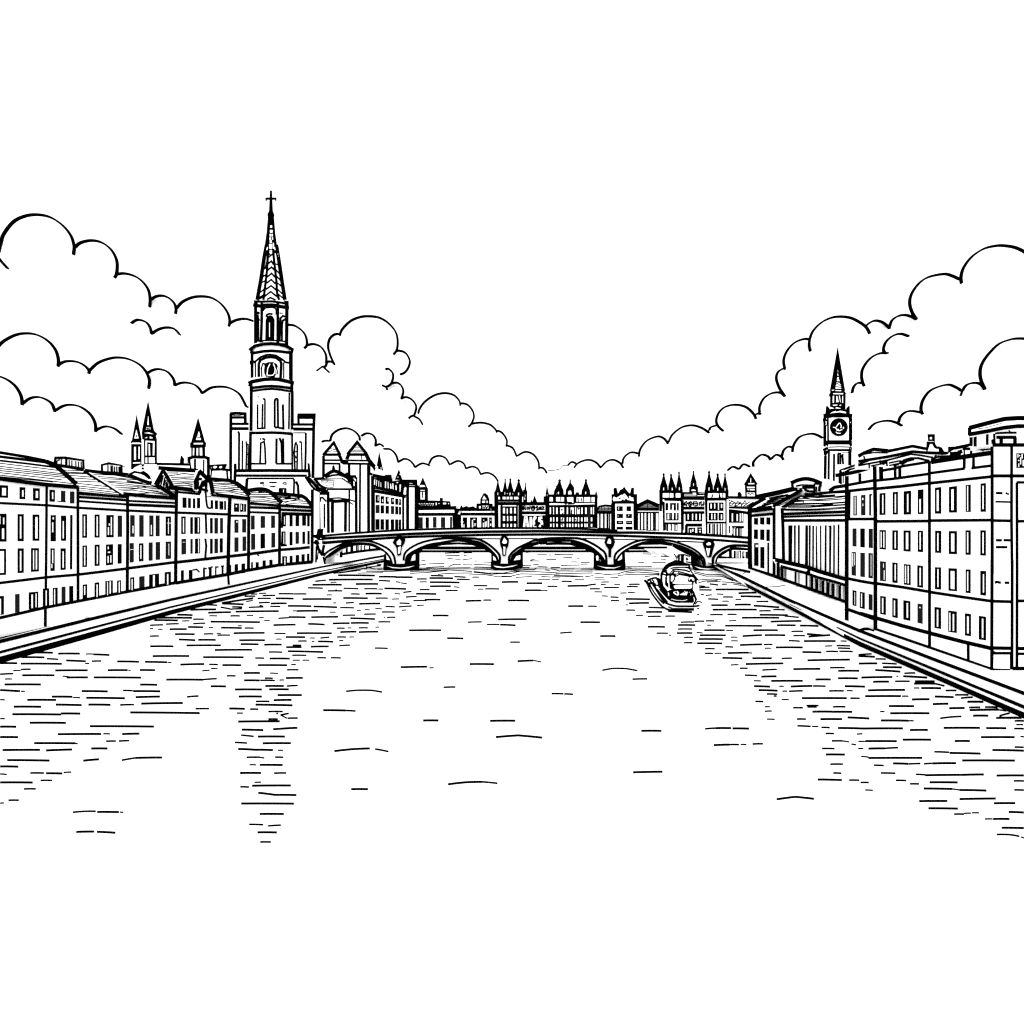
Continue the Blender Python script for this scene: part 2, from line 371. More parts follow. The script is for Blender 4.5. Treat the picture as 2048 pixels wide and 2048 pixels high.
h = house('white house with a pointed gable at each end of its hatched roof', 'B', '600 1640')
w = MB().solid(LF,'B',"300 575 570 605 700 600 890 655 890 1670 300 1800",8)
w.ink(LF,'B',3.6,"305 590 570 616").ink(LF,'B',4,"300 825 880 845").ink(LF,'B',5,"295 1390 880 1325").ink(LF,'B',5.4,"295 1625 880 1528").ink(LF,'B',6,"907 655 895 1000 886 1530").ink(LF,'B',3.4,"886 1530 895 1645").ink(LF,'B',3,"632 590 640 700 655 765 690 775",smooth=True).ink(LF,'B',3.2,"632 850 640 1065/628 1120 638 1200 628 1335").ink(LF,'B',1.4,"650 645 690 645")
w.ink(LF,'B',2.4,"485 1478 530 1470 562 1502/605 1456 645 1462/660 1458 712 1440/738 1445 778 1442/805 1436 840 1432").build('wall', h)
rp = roofplane(LF,'B',"250 550","700 615","400 335",1.8)
r = MB().push(rp,'B',"140 325 560 345 640 440 715 612 570 600 510 570 250 552 200 470",lean(LF,1.4))
r.ink(rp,'B',6.6,"95 318 300 332 545 350").ink(rp,'B',7,"240 545 380 555 515 572").ink(rp,'B',1.4,"190 352 540 365/195 375 320 375/215 408 300 395 380 380 500 395/240 425 520 420/245 450 380 440 520 448/250 475 515 478/260 500 380 490 515 508/270 520 420 515 500 530")
r.build('roof', h)
gp = LF.back(-.06)
g = MB().solid(gp,'B',"60 505 145 340 270 555 110 525",.35)
g.ink(gp,'B',6.6,"62 510 148 342 215 455 262 545 190 545").ink(gp,'B',7,"60 512 130 545 200 590 290 650").ink(gp,'B',2.2,"100 505 145 400/120 525 150 400/150 520 165 440 190 400/155 540 165 480 185 455/180 550 182 490 205 470/200 560 200 490/215 555 225 500").build('gable', h)
g = MB().solid(gp,'B',"515 575 560 345 690 470 715 610 640 590",.35)
g.ink(gp,'B',7,"555 347 640 430 690 480 715 612").ink(gp,'B',5.4,"560 375 515 470 520 565/660 460 600 480 575 540 560 605").ink(gp,'B',4,"530 440 590 445/545 470 540 560/640 480 635 590/590 560 660 580/600 525 640 490").fill(gp,'B',"520 470 550 430 590 440 545 470 530 570 510 560/590 470 660 455 625 500 595 540 570 600 555 600").build('gable', h)
windows(h,LF,'B',"370 655 413 770;433 662 462 772;488 665 512 775;535 660 567 775;690 685 715 780;738 688 770 785;790 697 830 790;843 695 862 795",.08,.05)
windows(h,LF,'B',"355 870 403 1067|372 890 382 1050;458 878 485 1067;505 878 568 1065|540 885 552 1050;683 887 710 1060;733 887 770 1062 d;797 888 827 1058 d")
windows(h,LF,'B',"358 1125 408 1298 d|370 1160 400 1164;460 1125 482 1290 d;512 1122 568 1288|545 1130 553 1280;683 1122 710 1290;733 1122 770 1285 d;793 1118 825 1278",0,-.1)
windows(h,LF,'B',"352 1483 382 1615;442 1478 480 1592;603 1456 622 1565;670 1448 698 1555;740 1445 752 1540;815 1430 833 1525",-.1,-.16)

h = house('narrow white house two windows wide between thick black strips, in the left terrace', 'B', '1010 1540')
w = MB().solid(LF,'B',"890 650 1120 685 1120 1618 890 1670",8)
w.ink(LF,'B',3.6,"905 860 1120 863").ink(LF,'B',5,"880 1325 1120 1298").ink(LF,'B',5.4,"880 1528 1120 1478").ink(LF,'B',5,"1122 640 1118 1480").build('wall', h)
rp = roofplane(LF,'B',"715 615","1130 660","820 448",1.8)
r = MB().push(rp,'B',"660 440 900 460 975 488 1130 625 1130 665 705 615",lean(LF,1.4))
r.ink(rp,'B',6,"670 442 900 460 985 492").ink(rp,'B',8,"975 488 1060 550 1135 632").ink(rp,'B',6,"700 617 900 640 1130 668").ink(rp,'B',1.3,"690 478 830 470/700 500 860 490 960 500/705 520 850 505 990 520/715 540 850 530 1020 545/720 560 900 550 1040 572/725 580 850 570 1070 600/730 598 900 590 1100 632/900 575 1000 560")
r.build('roof', h)
windows(h,LF,'B',"955 722 1010 815|970 740 985 765;1022 725 1060 815|1028 735 1038 795;1070 728 1090 815",.06,.03)
windows(h,LF,'B',"960 907 1003 1053 d|978 920 990 940;1048 900 1090 1050 d")
windows(h,LF,'B',"960 1108 1003 1270 d;1052 1098 1090 1260 d",-.05,-.1)
windows(h,LF,'B',"897 1420 920 1535;963 1412 998 1525;1040 1405 1078 1512",-.08,-.16)

h = house('white house three windows wide with a rounded roof, right of the narrow house', 'B', '1300 1480')
w = MB().solid(LF,'B',"1120 720 1475 750 1475 1540 1120 1618",8)
w.ink(LF,'B',4,"1130 765 1475 777").ink(LF,'B',3.4,"1130 820 1470 830").ink(LF,'B',4.6,"1473 715 1470 1430").ink(LF,'B',5,"1118 1298 1480 1248").ink(LF,'B',5.2,"1118 1480 1480 1418").ink(LF,'B',2,"1218 1302 1240 1316").build('wall', h)
rp = roofplane(LF,'B',"1130 718","1475 745","1200 565",1.6)
r = MB().push(rp,'B',"1120 575 1200 558 1290 558 1365 592 1500 712 1475 748 1130 720",lean(LF,1.4))
r.ink(rp,'B',7,"1105 578 1200 562 1290 562 1365 592 1440 660 1500 715",smooth=True).ink(rp,'B',3.8,"1130 720 1300 732 1475 747").ink(rp,'B',1.3,"1150 600 1340 600/1140 618 1380 622/1140 640 1400 645/1140 660 1300 655 1430 680/1140 685 1290 680 1450 705/1145 702 1300 700 1460 722/1230 590 1350 585")
r.build('roof', h)
windows(h,LF,'B',"1148 860 1187 1015 d;1258 865 1305 998 d;1377 860 1418 998 d",0,-.06)
windows(h,LF,'B',"1150 1067 1193 1245 d;1257 1065 1305 1230;1380 1057 1420 1220 d",-.05,-.1)
windows(h,LF,'B',"1150 1390 1167 1475;1202 1390 1233 1465;1280 1370 1313 1452;1357 1362 1390 1440",-.06,-.16)

h = house('white house five windows wide, last of the left terrace beside the bridge', 'B', '1660 1420')
w = MB().solid(LF,'B',"1475 745 1842 770 1845 1458 1475 1540",8)
w.ink(LF,'B',4,"1480 792 1840 806").ink(LF,'B',5.4,"1495 836 1840 846").ink(LF,'B',4.6,"1845 560 1842 1385").ink(LF,'B',4.4,"1475 1248 1700 1232 1815 1218").ink(LF,'B',5.2,"1475 1420 1850 1385").ink(LF,'B',2.8,"1505 845 1500 1000/1505 1040 1500 1200/1490 1200 1555 1196").build('wall', h)
rp = roofplane(LF,'B',"1495 745","1840 768","1600 622",1.6)
r = MB().push(rp,'B',"1400 610 1560 620 1720 636 1765 660 1842 745 1842 772 1490 745",lean(LF,1.4))
r.ink(rp,'B',6,"1390 608 1560 620 1725 636 1770 662 1842 748").ink(rp,'B',4.4,"1490 746 1650 754 1842 766").ink(rp,'B',1.1,"1440 640 1600 650/1460 660 1560 655 1700 665/1480 680 1620 668 1740 685/1500 700 1650 690 1770 700/1510 722 1600 690 1700 670/1540 730 1700 715 1800 728/1470 650 1540 665 1720 655")
r.build('roof', h)
windows(h,LF,'B',"1515 855 1543 980|1522 870 1528 960;1587 850 1618 980;1655 850 1692 978;1730 865 1770 972;1787 865 1812 980",0,-.05)
windows(h,LF,'B',"1503 1040 1538 1200|1514 1055 1520 1180;1587 1045 1617 1195;1655 1045 1690 1178 d;1733 1043 1760 1180;1790 1035 1812 1185",0,-.1)
windows(h,LF,'B',"1503 1322 1555 1422|1524 1335 1535 1416;1588 1318 1617 1408;1657 1308 1692 1400;1723 1300 1755 1392;1785 1293 1808 1385",-.06,-.12)
# ---------------------------------------------------------------- old church with twin steeples behind the terrace
def whites(b, sf, z, t, layer=2): return b.fill(sf, z, t, W, layer)
def px3(z, x, y, Y): return atY(pts(z, (x, y))[0], Y)
Y = 138; F1 = front(Y); c = px3('H', 450, 1200, Y)
h = thing('twin_steeple_church', 'dark church with a tall and a short black steeple side by side', 'church', (c.x, c.y, 1))
spire(h, 'H', Y, (268, 395, 198, 345, 800), extra=lambda b, s: whites(b, s, 'H', "262 640 268 640 300 782 232 782").fill(s,'H',"255 740 275 720 270 765",K,3))
spire(h, 'H', Y, (452, 172, 358, 545, 660), extra=lambda b, s: whites(b, s, 'H', "450 420 458 420 464 565 438 565/425 598 485 598 498 640 418 640").ink(s,'H',1.2,"425 615 480 610/430 628 490 630",K,3))
b = MB().toground(Y,'H',"182 850 345 850 345 1200",3,m=W)
b.fill(F1,'H',"170 858 185 815 210 795 340 795 350 850/182 872 345 872 345 1200 180 1200").fill(F1,'H',"180 1190 360 1190 240 1240 205 1275 180 1275")
whites(b,F1,'H',"195 846 325 846 325 866 195 866/228 915 260 915 260 1125 228 1125/300 912 320 912 320 1110 298 1110/210 1165 330 1160 330 1182 210 1186")
b.build('tower', h)
F0 = front(Y-.5)
b = MB().toground(Y-.5,'H',"388 700 590 790 592 1200",4,m=W)
b.fill(F0,'H',"350 665 545 650 600 705 578 742 592 790 594 1195 390 1195 386 800 360 790")
whites(b,F0,'H',"390 692 470 682 540 712 470 704/400 775 440 752 440 776/480 745 530 765 530 780 480 780/412 815 560 822 556 1055 528 1055 532 848 440 842 436 1055 412 1055/462 872 482 872 490 1055 465 1055/412 1085 442 1085 442 1178 412 1178/465 1085 560 1085 566 1178 465 1178")
b.build('tower', h)
b = MB().toground(Y+.5,'H',"180 1255 250 1210 590 1190 1120 1195",6)
F2 = front(Y+.5)
b.ink(F2,'H',4,"580 1188 960 1196 1130 1200").ink(F2,'H',3.4,"190 1250 270 1225 420 1205 600 1200").ink(F2,'H',2.6,"305 1258 480 1275 512 1322").ink(F2,'H',.8,"490 1275 620 1275").build('nave', h)
b = MB().toground(Y-2,'H',"150 1360 235 1315 330 1335 380 1318 430 1345 550 1490",2)
F3 = front(Y-2)
b.ink(F3,'H',3.4,"150 1360 235 1318 330 1335 400 1365 480 1430").ink(F3,'H',3,"330 1335 380 1318 430 1350 500 1420 552 1490").ink(F3,'H',2,"480 1470 550 1495").build('gable', h)
b = MB().push(F2,'H',"962 1190 965 1130 978 1060 1000 1058 1020 1090 1036 1105 1028 1190",(0,.8,0),K); b.build('finial', h)

Y = 146; F1 = front(Y); c = px3('H', 1258, 1200, Y)
h = thing('steeple_tower', 'slim round tower with a black spire on a columned lantern', 'tower', (c.x, c.y, 1))
spire(h, 'H', Y, (1258, 440, 1150, 1368, 845), extra=lambda b, s: whites(b, s, 'H', "1268 660 1282 700 1303 806 1222 806").ink(s,'H',1.2,"1240 760 1290 765/1250 730 1270 720/1290 740 1285 760",K,3))
b = MB().push(F1,'H',"1145 850 1370 850 1370 1080 1145 1080",(0,5,0))
b.fill(F1,'H',"1130 850 1180 822 1340 820 1386 850 1382 915 1132 930/1148 920 1370 920 1370 1080 1150 1080")
whites(b,F1,'H',"1185 852 1340 850 1335 876 1190 878/1175 935 1200 935 1195 1065 1172 1065/1232 935 1262 935 1262 1060 1232 1060/1285 930 1325 930 1330 1060 1285 1060")
b.build('lantern', h)
b = MB().toground(Y-.3,'H',"1108 1090 1420 1090",6)
F2 = front(Y-.3)
b.ink(F2,'H',5,"1112 1175 1110 1098 1180 1078 1370 1082 1422 1098 1424 1440").ink(F2,'H',3,"1112 1098 1142 1300").ink(F2,'H',3.4,"1208 1110 1208 1290").ink(F2,'H',2.4,"1348 1120 1346 1345").build('shaft', h)

Y = 150; F1 = front(Y); c = px3('H', 1600, 1400, Y)
h = thing('flat_roofed_house', 'small white house with a flat dark cornice between the slim tower and the big church', 'house', (c.x, c.y, 1))
b = MB().toground(Y,'H',"1440 1215 1720 1205 1765 1290",4)
b.fill(F1,'H',"1428 1205 1718 1190 1716 1225 1690 1268 1480 1275 1470 1260 1490 1245 1440 1232")
whites(b,F1,'H',"1500 1235 1520 1222 1560 1225 1565 1245 1540 1265 1505 1260/1600 1230 1640 1225 1652 1245 1620 1264 1592 1250")
b.ink(F1,'H',4,"1460 1282 1620 1276 1770 1290").ink(F1,'H',2.2,"1445 1230 1475 1300 1465 1395 1440 1370").ink(F1,'H',3,"1722 1300 1735 1450").build('wall', h)

# ---------------------------------------------------------------- the great church with the tall spire
Y = 168.0; YB = 160.0
def rz(yE): return atY((540.6, yE), Y).z
rr = lambda w: w/FPX*Y/1.035
CX = atY((540.6, 700), Y).x
h = thing('great_church', 'great church with a tall ringed round tower and a lattice spire with a cross', 'church', (CX, Y, 1))
# the revolved stages: image half-widths 33.8, 41, 43 px
r3, r2, r1 = rr(33.4), rr(41.0), rr(42.9)
zt = [rz(v) for v in (601, 690.5, 702, 762, 783, 862, 940)]
b = MB().revolve(CX, Y, [(1, r1), (zt[4], r1)], 48)
S1 = Cone(CX, Y, 1, r1, 2, r1)
b.ink(S1,'F',5,"504 20 504 350 500 660").ink(S1,'F',4.6,"1162 20 1164 640").ink(S1,'F',2.6,"1115 45 1112 400 1106 630").ink(S1,'F',4.6,"470 692 700 690 830 686 1000 692 1172 708").ink(S1,'F',4.4,"492 700 487 1275").ink(S1,'F',4.4,"1168 700 1175 1275")
b.ink(S1,'F',3,"510 1187 745 1187/900 1187 1150 1187").ink(S1,'F',2,"614 108 632 114")
b.build('tower', h)
S1w = [("605 230 605 620 590 622/685 225 680 612/690 150 712 140 724 160 722 615 592 621",2.8),("880 605 880 180 890 150 908 140 928 150 935 600 880 606/1012 230 1020 622 942 606",3.4),("658 840 645 1182/670 850 712 828 725 950 735 1185/640 785 662 792/680 795 700 785 730 802",3),("910 778 905 1185/945 790 962 785 990 850 1000 1182/1015 778 1018 1182",3.6)]
for t, w in S1w: MB().ink(S1,'F',w,t).build('window', h)
b = MB().revolve(CX, Y, [(zt[4], r1*.99), (zt[3], r1*1.02), (zt[3]+.2, r2), (zt[2], r2), (zt[1], r3)], 48)
S2 = Cone(CX, Y, 1, r2, 2, r2); S2b = Cone(CX, Y, 1, r1*1.02, 2, r1*1.02)
b.ink(S2b,'E',6.4,"458 1505 520 1475 700 1440 830 1432 950 1440 1100 1475 1192 1500").ink(S2b,'E',4.4,"498 1578 700 1552 830 1546 950 1554 1150 1580").ink(S2b,'E',3.4,"482 1632 700 1602 830 1592 950 1602 1165 1636").ink(S2b,'E',4.4,"500 1515 500 1640/1158 1510 1158 1640").ink(S2b,'E',2.4,"455 1530 490 1545")
b.ink(S2b,'E',5.6,"472 972 560 902 700 870 830 864 950 874 1080 908 1182 970").ink(S2,'E',4.8,"500 990 515 1020 700 987 830 980 950 988 1165 1016").ink(S2,'E',4.6,"517 985 517 1470").ink(S2,'E',6.4,"1140 985 1140 1470").fill(S2b,'E',"480 970 530 975 540 1010 500 1005/1110 985 1182 975 1175 1010 1120 1020/482 1140 540 1140 560 1170 510 1185 500 1210 480 1190")
b.ink(S2,'E',3.2,"500 1150 570 1152 650 1082 740 1046 810 1040 900 1055 990 1110 1060 1165 1100 1172 1170 1165").ink(S2,'E',2.2,"570 1160 570 1440/1025 1165 1025 1445/675 1430 668 1250 690 1185 720 1180")
b.build('drum', h)
b = MB().ink(S2,'E',4.2,"625 1440 625 1190 650 1130 740 1088 815 1080 900 1092 970 1140 985 1185 975 1430")
b.fill(S2,'E',"712 1290 720 1220 700 1190 780 1162 850 1160 910 1190 940 1250 915 1330 880 1400 740 1400 715 1340")
b.ink(S2,'E',1.8,"805 1190 770 1260 757 1368 800 1378 850 1372 880 1330 888 1270 858 1185",W,2).ink(S2,'E',1.2,"930 1240 910 1310 895 1350",W,2).ink(S2,'E',1.4,"935 1240 925 1360").build('oval_window', h)
# octagonal lantern stage
zt[0] = atY((540.6, 603), Y-r3).z
b = MB().revolve(CX, Y, [(zt[1]-.4, r3), (zt[0], r3)], 32)
S3 = Cone(CX, Y, 1, r3, 2, r3)
b.ink(S3,'E',5.2,"574 250 574 880").ink(S3,'E',5.6,"1076 270 1072 890").ink(S3,'E',3.6,"560 185 700 188 830 182 930 196 1095 225").ink(S3,'E',6,"535 238 660 262 720 246 830 242 900 252 945 262 1112 288").ink(S3,'E',4.4,"673 190 672 500 660 860").ink(S3,'E',4.4,"930 200 930 875").ink(S3,'E',2.6,"695 335 715 300 745 285 830 280 885 288 905 325 905 400")
b.fill(S3,'E',"548 165 610 170 600 300 560 300/1040 170 1102 175 1105 300 1050 290/690 260 740 250 700 300/890 250 940 260 930 300")
b.ink(S3,'E',4.4,"595 372 640 368/600 400 615 480 640 470").ink(S3,'E',3,"618 480 618 835").ink(S3,'E',1.8,"962 365 975 375 1010 372").ink(S3,'E',3.2,"1055 430 1010 418 975 450 962 640 955 830/1055 465 1010 495 998 560 995 830").ink(S3,'E',3,"590 812 700 820").ink(S3,'E',2.4,"700 812 920 812 1055 830/930 860 1050 870")
b.build('lantern', h)
b = MB().fill(S3,'E',"730 808 735 480 765 425 805 408 850 425 878 480 872 808").fill(S3,'E',"790 525 805 525 805 760 790 760",W,2).ink(S3,'E',3.2,"740 435 760 395 800 380 848 392").build('arched_window', h)
# spire
zs0, zs1 = zt[0], atY((540.6, 434), Y).z; CX = atY((541.9, 500), Y).x
zsm = atY((541.9, 494), Y).z; ru = lambda v: rr(v)*1.02
b = MB().revolve(CX, Y, [(zs0, ru(29.5)), (zsm, ru(12.7))], 32)
b.revolve(CX, Y, [(zsm, ru(12.7)), (atY((541.9, 465.6), Y).z, ru(8.8)), (zs1, ru(6.2)), (zs1+.2, ru(7)), (zs1+.5, ru(7)), (zs1+1.1, ru(4)), (atY((540.6,381.5),Y).z, ru(2.3))], 32, K)
S4 = Stack([(486.5, Cone(CX, Y, zsm, ru(12.9), zs1, ru(6.4))), (9999, Cone(CX, Y, zs0, ru(29.5), zsm, ru(12.7)))])
b.fill(S4,'D',"808 732 838 732 840 770 808 770/804 805 845 805 846 850 804 850/800 868 820 868 822 912 800 912/828 868 848 868 850 912 828 912/796 925 820 925 822 968 796 968/832 925 850 925 856 960 834 965/800 972 834 972 832 1018 802 1018/792 1030 842 1030 843 1108 792 1108/850 1000 866 1030 872 1110 852 1110",W,2.5)
b.fill(S4,'D',"760 1080 775 1080 768 1130 748 1130/870 1080 880 1080 892 1130 876 1130",W,2.5)
b.ink(S4,'D',6.4,"752 1040 715 1230 660 1600 600 1932").ink(S4,'D',6.4,"905 1040 945 1280 1000 1650 1045 1932")
b.ink(S4,'D',3.8,"788 1040 770 1250 755 1480 735 1650 700 1932").ink(S4,'D',3.8,"848 1040 865 1250 885 1430 910 1650 915 1800 950 1932")
b.ink(S4,'D',2.8,"780 1345 825 1305 860 1362/768 1452 830 1402 875 1452/762 1562 830 1502 885 1565/750 1662 825 1602 892 1672/738 1762 822 1702 905 1772/722 1872 815 1797 940 1895/755 1925 810 1893 895 1930")
b.ink(S4,'D',2.2,"792 1115 845 1112/790 1180 815 1215 845 1190/785 1245 845 1195")
b.ink(S4,'D',2.2,"700 1442 755 1400/690 1560 742 1520/670 1655 725 1622/650 1812 715 1750/635 1892 705 1845/690 1500 700 1560/625 1920 700 1880").ink(S4,'D',2.2,"890 1352 935 1362/890 1432 960 1515/905 1540 975 1620/920 1652 985 1710/920 1752 1000 1832/940 1840 1010 1900").ink(S4,'D',1.8,"875 1010 880 1120 890 1180/770 1100 755 1300 730 1420")
b.build('spire', h)
cr = MB(); zc = atY((540.6, 397.3), Y).z; t = rr(1.9)
cr.prism([Vector((CX-rr(10.8), Y-t, zc-t)), Vector((CX+rr(10.8), Y-t, zc-t)), Vector((CX+rr(10.8), Y-t, zc+t)), Vector((CX-rr(10.8), Y-t, zc+t))], [Vector((CX+s*rr(10.8), Y+t, zc+q*t)) for s, q in ((-1,-1),(1,-1),(1,1),(-1,1))], K)
for s in (-1, 1):
    x = CX+s*rr(10); cr.prism([Vector((x-t*.6, Y-t, zc-t*2.3)), Vector((x+t*.6, Y-t, zc-t*2.3)), Vector((x+t*.6, Y-t, zc+t)), Vector((x-t*.6, Y-t, zc+t))], [Vector((x+a*t*.6, Y+t, zc+q)) for a, q in ((-1,-2.3*t),(1,-2.3*t),(1,t),(-1,t))], K)
cr.build('cross', h)
# wings
FW = front(Y-1.0)
for t, lab in (("155 375 415 375 420 535 530 540 530 1500",0), ("1180 545 1250 545 1240 390 1520 390 1500 1420",1)):
    b = MB().toground(Y-1.0,'F',t,6)
    if lab == 0:
        b.ink(FW,'F',5,"175 378 172 900 170 1480").ink(FW,'F',5,"160 382 260 372 405 382 408 530").ink(FW,'F',4,"180 442 400 442/178 545 515 545").ink(FW,'F',5,"185 622 515 622").ink(FW,'F',1.2,"180 395 220 410 320 410 390 395").ink(FW,'F',3.4,"290 665 308 700 305 1285").ink(FW,'F',2.6,"362 812 360 1280").ink(FW,'F',2.6,"420 825 430 900 420 1270/462 870 455 1270").ink(FW,'F',2,"430 865 470 888/425 1030 460 1045/430 1190 460 1200")
    else:
        b.ink(FW,'F',5,"1245 400 1518 400 1508 640 1497 1420").ink(FW,'F',4,"1262 405 1265 545/1255 447 1500 447/1180 555 1500 555").ink(FW,'F',5.4,"1180 628 1510 632").ink(FW,'F',3.4,"1382 690 1380 1000 1372 1285").ink(FW,'F',1.8,"1180 690 1385 690").ink(FW,'F',2.8,"1205 1275 1195 1000 1210 870 1225 840 1245 900 1245 1100 1240 1275").ink(FW,'F',2.4,"1285 850 1290 825 1310 840 1322 1285").ink(FW,'F',2,"1205 1000 1245 985/1195 1150 1240 1160/1205 1050 1230 1100")
    b.build('wing', h)
# front block
FQ = front(YB)
b = MB().toground(YB,'F',"230 1300 1430 1300 1440 1390 1600 1640",3)
b.ink(FQ,'F',5.4,"230 1300 800 1295 1450 1302").ink(FQ,'F',4,"255 1378 1400 1380").fill(FQ,'F',"225 1188 265 1182 268 1290 258 1500 215 1500/1410 1178 1440 1182 1450 1260 1465 1400 1420 1400 1415 1300")
b.ink(FQ,'F',2.8,"425 1425 1195 1425").ink(FQ,'F',4.8,"435 1430 425 1600").ink(FQ,'F',3.2,"1175 1440 1195 1450 1188 1680").ink(FQ,'F',4,"1225 1470 1255 1540 1265 1690")
b.ink(FQ,'F',3.6,"1375 1400 1470 1540 1530 1600 1610 1635").ink(FQ,'F',5.6,"1400 1400 1480 1470 1580 1580 1650 1620 1740 1635")
b.fill(FQ,'F',"640 1492 655 1482 708 1482 708 1512 645 1512/668 1525 706 1525 706 1542/792 1485 810 1478 915 1478 910 1500 795 1500/800 1547 915 1540 870 1568 800 1558/1000 1498 1030 1486 1070 1486 1070 1525 1030 1520")
b.fill(FQ,'F',"1025 1500 1050 1496 1065 1505 1040 1512",W,2)
b.build('front_block', h)
b = MB().push(FQ,'F',"972 1580 1070 1580 1070 1690 970 1690",(0,-1.2,0),K); b.fill(front(YB-1.2),'F',"1015 1600 1030 1600 1030 1650 1018 1650",W,2); b.build('chimney', h)

# ---------------------------------------------------------------- domed hall and its twin pyramid towers beside the church
Y = 186; F1 = front(Y); c = px3('C', 450, 1000, Y)
h = thing('domed_hall', 'low white hall with a shallow dome and columns at the bridge\'s left end', 'hall', (c.x, c.y, 1))
b = MB().toground(Y,'C',"165 745 320 750 640 735 725 740",8)
b.ink(F1,'C',4.6,"180 758 330 752 440 742 560 742").ink(F1,'C',3.2,"345 890 720 892").ink(F1,'C',4.4,"165 860 165 1480").ink(F1,'C',4.4,"722 735 725 1442").ink(F1,'C',2.8,"635 900 635 1440").ink(F1,'C',4.4,"240 935 248 1400/362 920 366 1455").ink(F1,'C',5,"245 945 360 945").ink(F1,'C',2.6,"258 1055 265 1005 290 998 340 1050/315 1080 315 1390")
b.ink(F1,'C',3.4,"180 755 240 830 330 900").ink(F1,'C',2,"205 765 270 840 345 880").ink(F1,'C',.9,"270 782 430 778/270 800 430 800/330 840 430 835/300 865 430 868/440 770 430 860/350 800 350 775/280 775 285 800").ink(F1,'C',5.4,"375 1032 450 1048 540 1042 640 1042").ink(F1,'C',2.2,"370 1012 500 1003 620 1022 715 1050").ink(F1,'C',1.6,"640 1060 682 1088")
b.build('wall', h)
MB().ink(F1,'C',5.2,"418 1062 418 1452").build('column', h); MB().ink(F1,'C',4.6,"588 1060 584 1440").build('column', h)
Yd = Y-.6; FD = front(Yd)
b = MB().push(FD,'C',"310 742 350 690 420 655 500 668 580 710 640 760 720 760 720 820 650 820 560 750 330 750",(0,4,0))
b.ink(FD,'C',6,"318 735 350 700 400 668 440 655 500 672 570 715 620 745 650 800").ink(FD,'C',3,"330 740 420 712 500 705 560 725 600 745").ink(FD,'C',2,"540 750 600 790 655 825").fill(FD,'C',"580 690 610 675 640 710 720 710 728 740 680 745 690 790 665 860 650 830 650 760 600 720").fill(FD,'C',"665 880 660 770 690 760 720 800 722 870").fill(FD,'C',"688 780 705 800 705 850 690 850",W,2)
b.build('dome', h)
MB().push(FD,'C',"408 655 415 595 428 578 445 590 455 640 465 660",(0,.8,0),K).build('finial', h)

Y = 200
def pyramid_tower(label, roof, cap, inkt, fillt, hatch):
    c = px3('C', (roof[2]+roof[3])/2, 700, Y); F1 = front(Y)
    h = thing('pyramid_roofed_tower', label, 'tower', (c.x, c.y, 1), 'twin pyramid towers by the church')
    b = MB().toground(Y, 'C', cap, 5)
    for w, t in inkt: b.ink(F1,'C',w,t)
    b.fill(F1,'C',fillt).build('wall', h)
    ax, ay, bl, br, by = roof
    l, r, a = px3('C',bl,by,Y), px3('C',br,by,Y), px3('C',ax,ay,Y+3); d = r.x-l.x
    m = MB(); m.v = [tuple(l), tuple(r), (r.x, r.y+d, r.z), (l.x, l.y+d, l.z), tuple(a)]
    for f in ([0,1,4],[1,2,4],[2,3,4],[3,0,4],[3,2,1,0]): m.face(f, W)
    sf = Plane(l, (r-l).cross(a-l))
    m.ink(sf,'C',5,"%g %g %g %g %g %g" % (bl+12,by,ax,ay+24,br-12,by)).ink(sf,'C',.8,hatch[1]).build('roof', h)
pyramid_tower('narrower pyramid roofed tower with a black band under the eaves, left of the pair', (435,268,285,530,455), "300 455 520 455",
  ((4.6,"303 460 302 745"),(5,"505 455 530 500 538 535"),(3,"300 518 535 518"),(3.2,"290 560 520 563"),(3.2,"510 570 508 665")), "300 430 505 430 520 462 296 462/525 512 600 512 620 540 600 575 560 575 520 550", ("345 420 425 325 490 420","345 410 390 370 440 358/360 415 430 380 470 390/380 415 480 405/395 395 455 372"))
pyramid_tower('broad pyramid roofed tower with a tall plain shaft, right of the pair', (737,262,600,872,440), "605 440 885 440",
  ((3,"610 520 880 523"),(3.4,"605 562 885 565"),(3.2,"775 572 770 1440"),(4.6,"880 560 884 1432"),(4.2,"632 570 638 1440"),(6,"600 510 625 452"),(7,"850 440 890 520 960 605"),(1.6,"795 450 790 505")), "600 428 862 428 880 462 605 462/880 520 940 540 975 620 960 660 930 610 890 575", ("655 422 737 315 825 422","690 375 780 375/680 390 795 390/670 402 808 402/660 414 815 414/705 355 765 355/718 338 755 338"))

# ---------------------------------------------------------------- dark gabled building with three window rows
OB = Plane(px3('C', 940, 1000, 205), (px3('C', 1505, 1000, 232)-px3('C', 940, 1000, 205)).cross(Vector((0,0,1))))
c = OB.at(pts('C',(1150,1200))[0])[0]
h = thing('grand_hotel', 'long white building with three rows of dark windows under a black ragged parapet', 'hotel', (c.x, c.y, 1))
b = MB().solid(OB,'C',"890 580 1505 840 1505 1640 890 1640",7)
b.ink(OB,'C',6.4,"938 720 940 1425").ink(OB,'C',4,"890 590 890 690 930 700").ink(OB,'C',5.4,"945 912 1150 948 1362 985").ink(OB,'C',3.2,"1328 990 1328 1415").ink(OB,'C',3,"1335 865 1315 985").ink(OB,'C',4.8,"1385 860 1385 1412").ink(OB,'C',7,"1502 840 1500 1412").ink(OB,'C',1.6,"955 880 1330 955").ink(OB,'C',1.6,"892 690 896 1432")
b.build('wall', h)
OP = OB.back(-.2)
b = MB().push(OP,'C',"940 690 1090 720 1105 705 1175 705 1195 790 1325 765 1510 765 1518 868 1345 862 1330 950 1140 915 940 865",(0,1.5,0),K)
